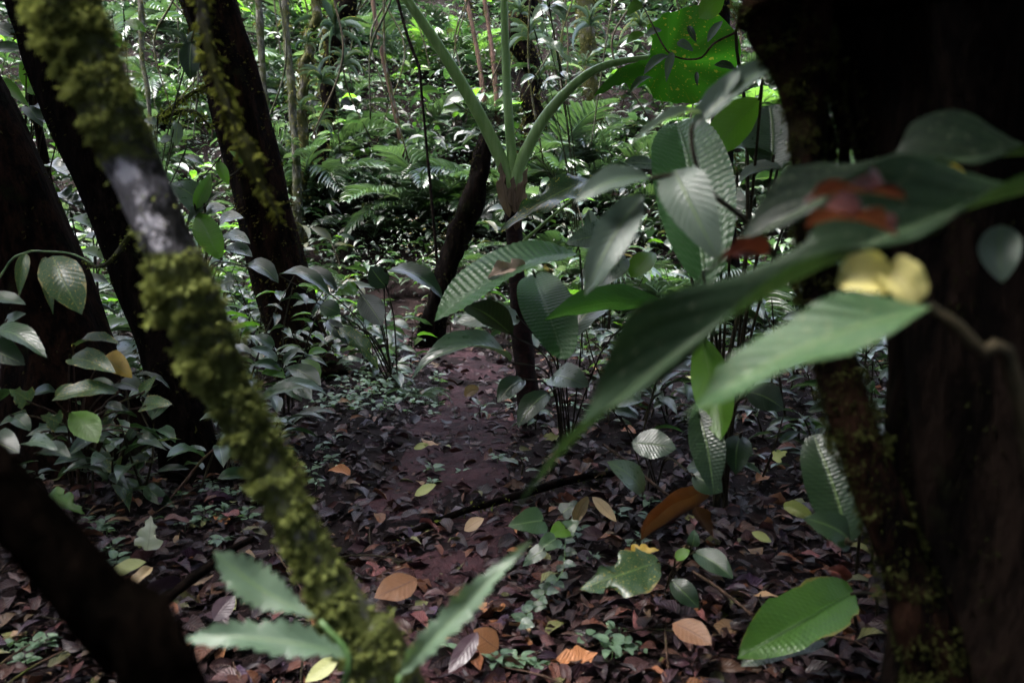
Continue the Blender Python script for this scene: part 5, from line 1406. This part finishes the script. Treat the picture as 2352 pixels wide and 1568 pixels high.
DM = []
for ci_, c in enumerate(PAL):
    mm = leaf_mat('fallen_' + NAMES[ci_].replace(' ', '_'), tuple(c * 0.75), tuple(c * 1.25), rough=0.42, spec=0.32, fac=0.0, mid=tuple(c * 0.6), bump=0.7, veins=10, vamp=0.35, nscale=14, spots=0.2, spot_c=tuple(c * 0.35))
    DM.append([mesh_np('fallen_leaf', *leaf_arrays(kd, 11, 2, fold=f_, bend=b_, side=0.3, wav=w_, wfreq=2.2, twist=tw_, seed=sd), None, mm)
               for kd, f_, b_, w_, tw_, sd in (('ellip', 0.5, 0.7, 0.035, 0, 0), ('ovate', -0.4, -0.7, 0.04, 0.2, 1), ('lance', 0.7, 1.0, 0.03, 0, 2), ('ellip', 1.0, -1.2, 0.06, 0.6, 3))])
cnt = 0
while cnt < 276:
    y_ = 1.9 + 5.4 * r5.random() ** 1.5; x_ = r5.uniform(-1, 1) * (0.62 * y_)
    if r5.random() > 0.55 + 0.45 * float(smooth(0.1, 0.8, abs(x_ - float(ctr(y_))))): continue
    s_ = np.array([r5.uniform(0.07, 0.15)])
    xf1, of1 = litter_xf(np.array([x_]), np.array([y_]), s_, r5, 1)
    c_ = int(r5.choice(len(PAL), p=(PALW + 0.03) / (PALW + 0.03).sum()))
    of1[0][2] += 0.014
    o = link('fallen_leaf', DM[c_][int(r5.integers(0, 4))], mat4=mat4(xf1[0], of1[0]))
    dx_ = x_ - float(ctr(y_))
    ph = 'on the trail' if abs(dx_) < 0.38 else ('in the litter left of the trail' if dx_ < 0 else 'in the litter right of the trail')
    ph = ('close by, ' if y_ < 3.2 else 'farther off, ') + ph
    tag(o, 'dead %s leaf lying %s' % (NAMES[c_], ph), 'leaf', '%s leaves %s' % (NAMES[c_], ph))
    cnt += 1
# fine twigs in the litter
for i in range(60):
    x_, y_ = litter_xy(1, 1.9, 6.5, r5, 1.3); a = r5.random() * 3.14; L = r5.uniform(0.12, 0.5)
    p0 = gpos(x_[0], y_[0], 0.02); p1 = gpos(x_[0] + L * math.cos(a), y_[0] + L * math.sin(a), 0.035)
    pm = (p0 + p1) / 2 + [0, r5.normal() * 0.03, 0.02]
    v, q, uv = tube([p0 - p0, pm - p0, p1 - p0], [0.0025, 0.0035, 0.0018], 5, 8, 0.15)[:3]
    tag(link('fallen_twig', mesh_np('fallen_twig', v, q, uv, None, M['stalk_dark' if i % 2 else 'cane']), loc=p0), 'dry %s twig lying in the litter %s of the trail' % ('dark' if i % 2 else 'pale', 'left' if x_[0] < ctr(y_[0]) else 'right'), 'twig', '%s twigs %s of the trail' % ('dark' if i % 2 else 'pale', 'left' if x_[0] < ctr(y_[0]) else 'right'))

# ------------------------------------------------------------------ undergrowth mass on the slope
r6 = np.random.default_rng(66)
UC = np.array([(0.010, 0.024, 0.012), (0.020, 0.044, 0.022), (0.045, 0.085, 0.045), (0.075, 0.115, 0.080), (0.05, 0.12, 0.02), (0.05, 0.055, 0.02), (0.12, 0.09, 0.05), (0.11, 0.15, 0.12)])
UW = np.array([0.34, 0.27, 0.14, 0.08, 0.05, 0.06, 0.02, 0.04]); UW /= UW.sum()
NC = 5700
cy_ = 8.3 + 15.5 * r6.random(NC) ** 0.8
cx_ = r6.uniform(-1, 1, NC) * (0.68 * cy_ + 0.6)
keep = ~((np.abs(cx_ - ctr(np.minimum(cy_, 13))) < 0.6) & (cy_ < 10.5))
cx_, cy_ = cx_[keep], cy_[keep]; NC = len(cx_)
ch = np.interp(cy_, [8.3, 10, 12, 22], [0.22, 0.45, 0.85, 1.4]) * r6.uniform(0.4, 1.5, NC)
cs_ = 0.06 + 0.30 * r6.random(NC) ** 3.0                       # leaf length of each clump
cr_ = r6.uniform(0.22, 0.5, NC)
cc_ = UC[r6.choice(len(UC), NC, p=UW)]
cn_ = np.clip((2.0 / cs_) * r6.uniform(0.6, 1.5, NC), 8, 40).astype(int)
ci = np.repeat(np.arange(NC), cn_); n = len(ci)
a = r6.random(n) * 6.2832
lvl = r6.random(n) ** 0.7
rad = (0.12 + 0.25 * ch[ci]) * np.sqrt(r6.random(n))
x = cx_[ci] + rad * np.cos(a); y = cy_[ci] + rad * np.sin(a)
z = ground_h(cx_[ci], cy_[ci]) + ch[ci] * (0.12 + 0.9 * lvl)
a2 = a + r6.normal(size=n) * 0.6
d = np.stack([np.cos(a2), np.sin(a2), r6.normal(size=n) * 0.3 - 0.2], -1)
up = r6.normal(size=(n, 3)) * 0.35 + [0, 0, 1]
size = cs_[ci] * r6.uniform(0.6, 1.3, n)
xf = basis(d, up) * np.stack([size, size * cr_[ci], size], -1)[:, None, :]
tint = cc_[ci] * r6.uniform(0.75, 1.25, (n, 1))
big_ = cs_[ci] > 0.13
pos_ = np.stack([x, y, z], -1)
v_, q_, u_, t_ = merge([scatter_arrays(leaf_arrays('ellip', 5, 1, fold=0.4, bend=0.9), xf[big_], pos_[big_], tint[big_]),
                        scatter_arrays(leaf_arrays('ellip', 3, 1, fold=0.4, bend=0.9), xf[~big_], pos_[~big_], tint[~big_])])
tag(link('undergrowth', mesh_np('undergrowth', v_, q_, u_, t_, M['veg'])), 'mass of small leaved undergrowth covering the far slope', 'undergrowth', kind='stuff')

# bromeliads perched on the trunks
for i, (px_, py_, d, s_) in enumerate([(690, 250, 11.8, 0.45), (770, 80, 12.2, 0.6), (735, 285, 11.7, 0.4), (705, 100, 11.7, 0.4), (1215, 90, 12.6, 0.6), (1238, 180, 12.6, 0.5), (1195, 30, 12.6, 0.6), (790, 150, 12.2, 0.5), (885, 100, 12.8, 0.35), (740, 190, 11.8, 0.45),
                                         (430, 110, 6.6, 0.4), (1355, 60, 13.6, 0.5), (1345, 150, 13.6, 0.5), (670, 330, 11.3, 0.3), (1470, 60, 11.6, 0.5)]):
    p = P(px_, py_, d)
    o = root('bromeliad', p, 'spiky grass leaved epiphyte perched ' + side_phrase(p).replace('behind', 'beside').replace('below', 'beside'), 'epiphyte', 'epiphytes perched ' + side_phrase(p))
    r7 = np.random.default_rng(3000 + i)
    s_ = s_ * r7.uniform(0.45, 0.8)
    for k in range(22):
        a = k * 2.4; d_ = np.array([math.cos(a), math.sin(a), r7.uniform(-0.7, 0.9)]) + r7.normal(size=3) * 0.25
        L = s_ * r7.uniform(0.6, 1.1)
        place_leaf(o, p, p + d_ * 0.02, p + d_ * L, 0.0065 * (0.6 + s_), (0, 0, 1), 'strap', 'leaf_pale' if k % 3 else 'leaf_spot', px=False)
# thin hanging vines
r8 = np.random.default_rng(88)
for i in range(34):
    px_ = r8.uniform(240, 1640); d = r8.uniform(9.5, 15)
    p1 = P(px_, -60, d); p0 = P(px_ + r8.normal() * 40, r8.uniform(200, 430), d)
    pm = (p0 + p1) / 2 + [r8.normal() * 0.25, 0, 0]
    v, q, uv = tube([p1 - p0 + [0, 0, 2.0], p1 - p0, pm - p0, np.zeros(3)], [0.014, 0.014, 0.014, 0.010], 5, 22, 0.2, seed=i)[:3]
    tag(link('hanging_vine', mesh_np('hanging_vine', v, q, uv, None, M[('stalk_dark', 'bark_moss', 'bark_grey')[i % 3]]), loc=p0), 'thin vine hanging before the far slope, ' + side_phrase((p0 + p1) / 2), 'vine', 'vines hanging ' + side_phrase((p0 + p1) / 2))

# ------------------------------------------------------------------ unseen canopy and side foliage, added to hold back light
r9 = np.random.default_rng(99)


def mass(pts, size, r, tilt=0.45):
    n = len(pts)
    d = r.normal(size=(n, 3)); d[:, 2] = d[:, 2] * 0.3 - 0.2
    up = r.normal(size=(n, 3)) * tilt + [0, 0, 1]
    s = size * r.uniform(0.6, 1.4, n)
    xf = basis(d, up) * np.stack([s, s * 0.5, s], -1)[:, None, :]
    t = np.array([0.02, 0.045, 0.012]) + r.random((n, 1)) * np.array([0.03, 0.05, 0.015])
    return scatter_arrays(leaf_arrays('ellip', 3, 1, fold=0.3, bend=0.7), xf, pts, t)


N = 26000
x = r9.uniform(-13, 13, N); y = r9.uniform(-12, 9.5, N)
dens = 0.75 + 0.35 * smooth(-0.5, 1.2, x) + 0.25 * vnoise(x * 0.5, y * 0.5) - 0.78 * np.exp(-(((x + 2.2) / 2.4) ** 2 + ((y - 0.5) / 2.0) ** 2))  # left gap shaped to let light down on the leaning mossy tree
dens = dens - 0.65 * np.exp(-(((x + 2.8) / 1.9) ** 2 + ((y - 6.3) / 1.6) ** 2))  # second gap, shaped to light the leaves between the left trunks
dens = dens * (1 - 0.35 * smooth(5.0, 8.0, y) * smooth(4.5, 2.0, np.abs(x + 0.3)))
keep = r9.random(N) < dens
x, y = x[keep], y[keep]
z = r9.uniform(6.2, 9.5, len(x))
pts = np.stack([x, y, z], -1)
tag(link('shade_canopy', mesh_np('shade_canopy', *mass(pts, 0.62, r9), mat=M['veg'])), 'unseen leaf canopy added overhead to shade the near ground', 'canopy', kind='stuff')
N = 9000  # unseen foliage ring, added to block light from the sides and behind
a = r9.uniform(R(48), R(312), N)          # everything outside the view, measured from straight ahead
rad = r9.uniform(6.5, 12, N)
x = np.sin(a) * rad; y = np.cos(a) * rad
z = ground_h(x, y) + 7.5 * r9.random(N)
tag(link('shade_foliage', mesh_np('shade_foliage', *mass(np.stack([x, y, z], -1), 0.6, r9, 1.0), mat=M['veg'])), 'unseen dense foliage added around the view to block side light', 'forest', kind='stuff')
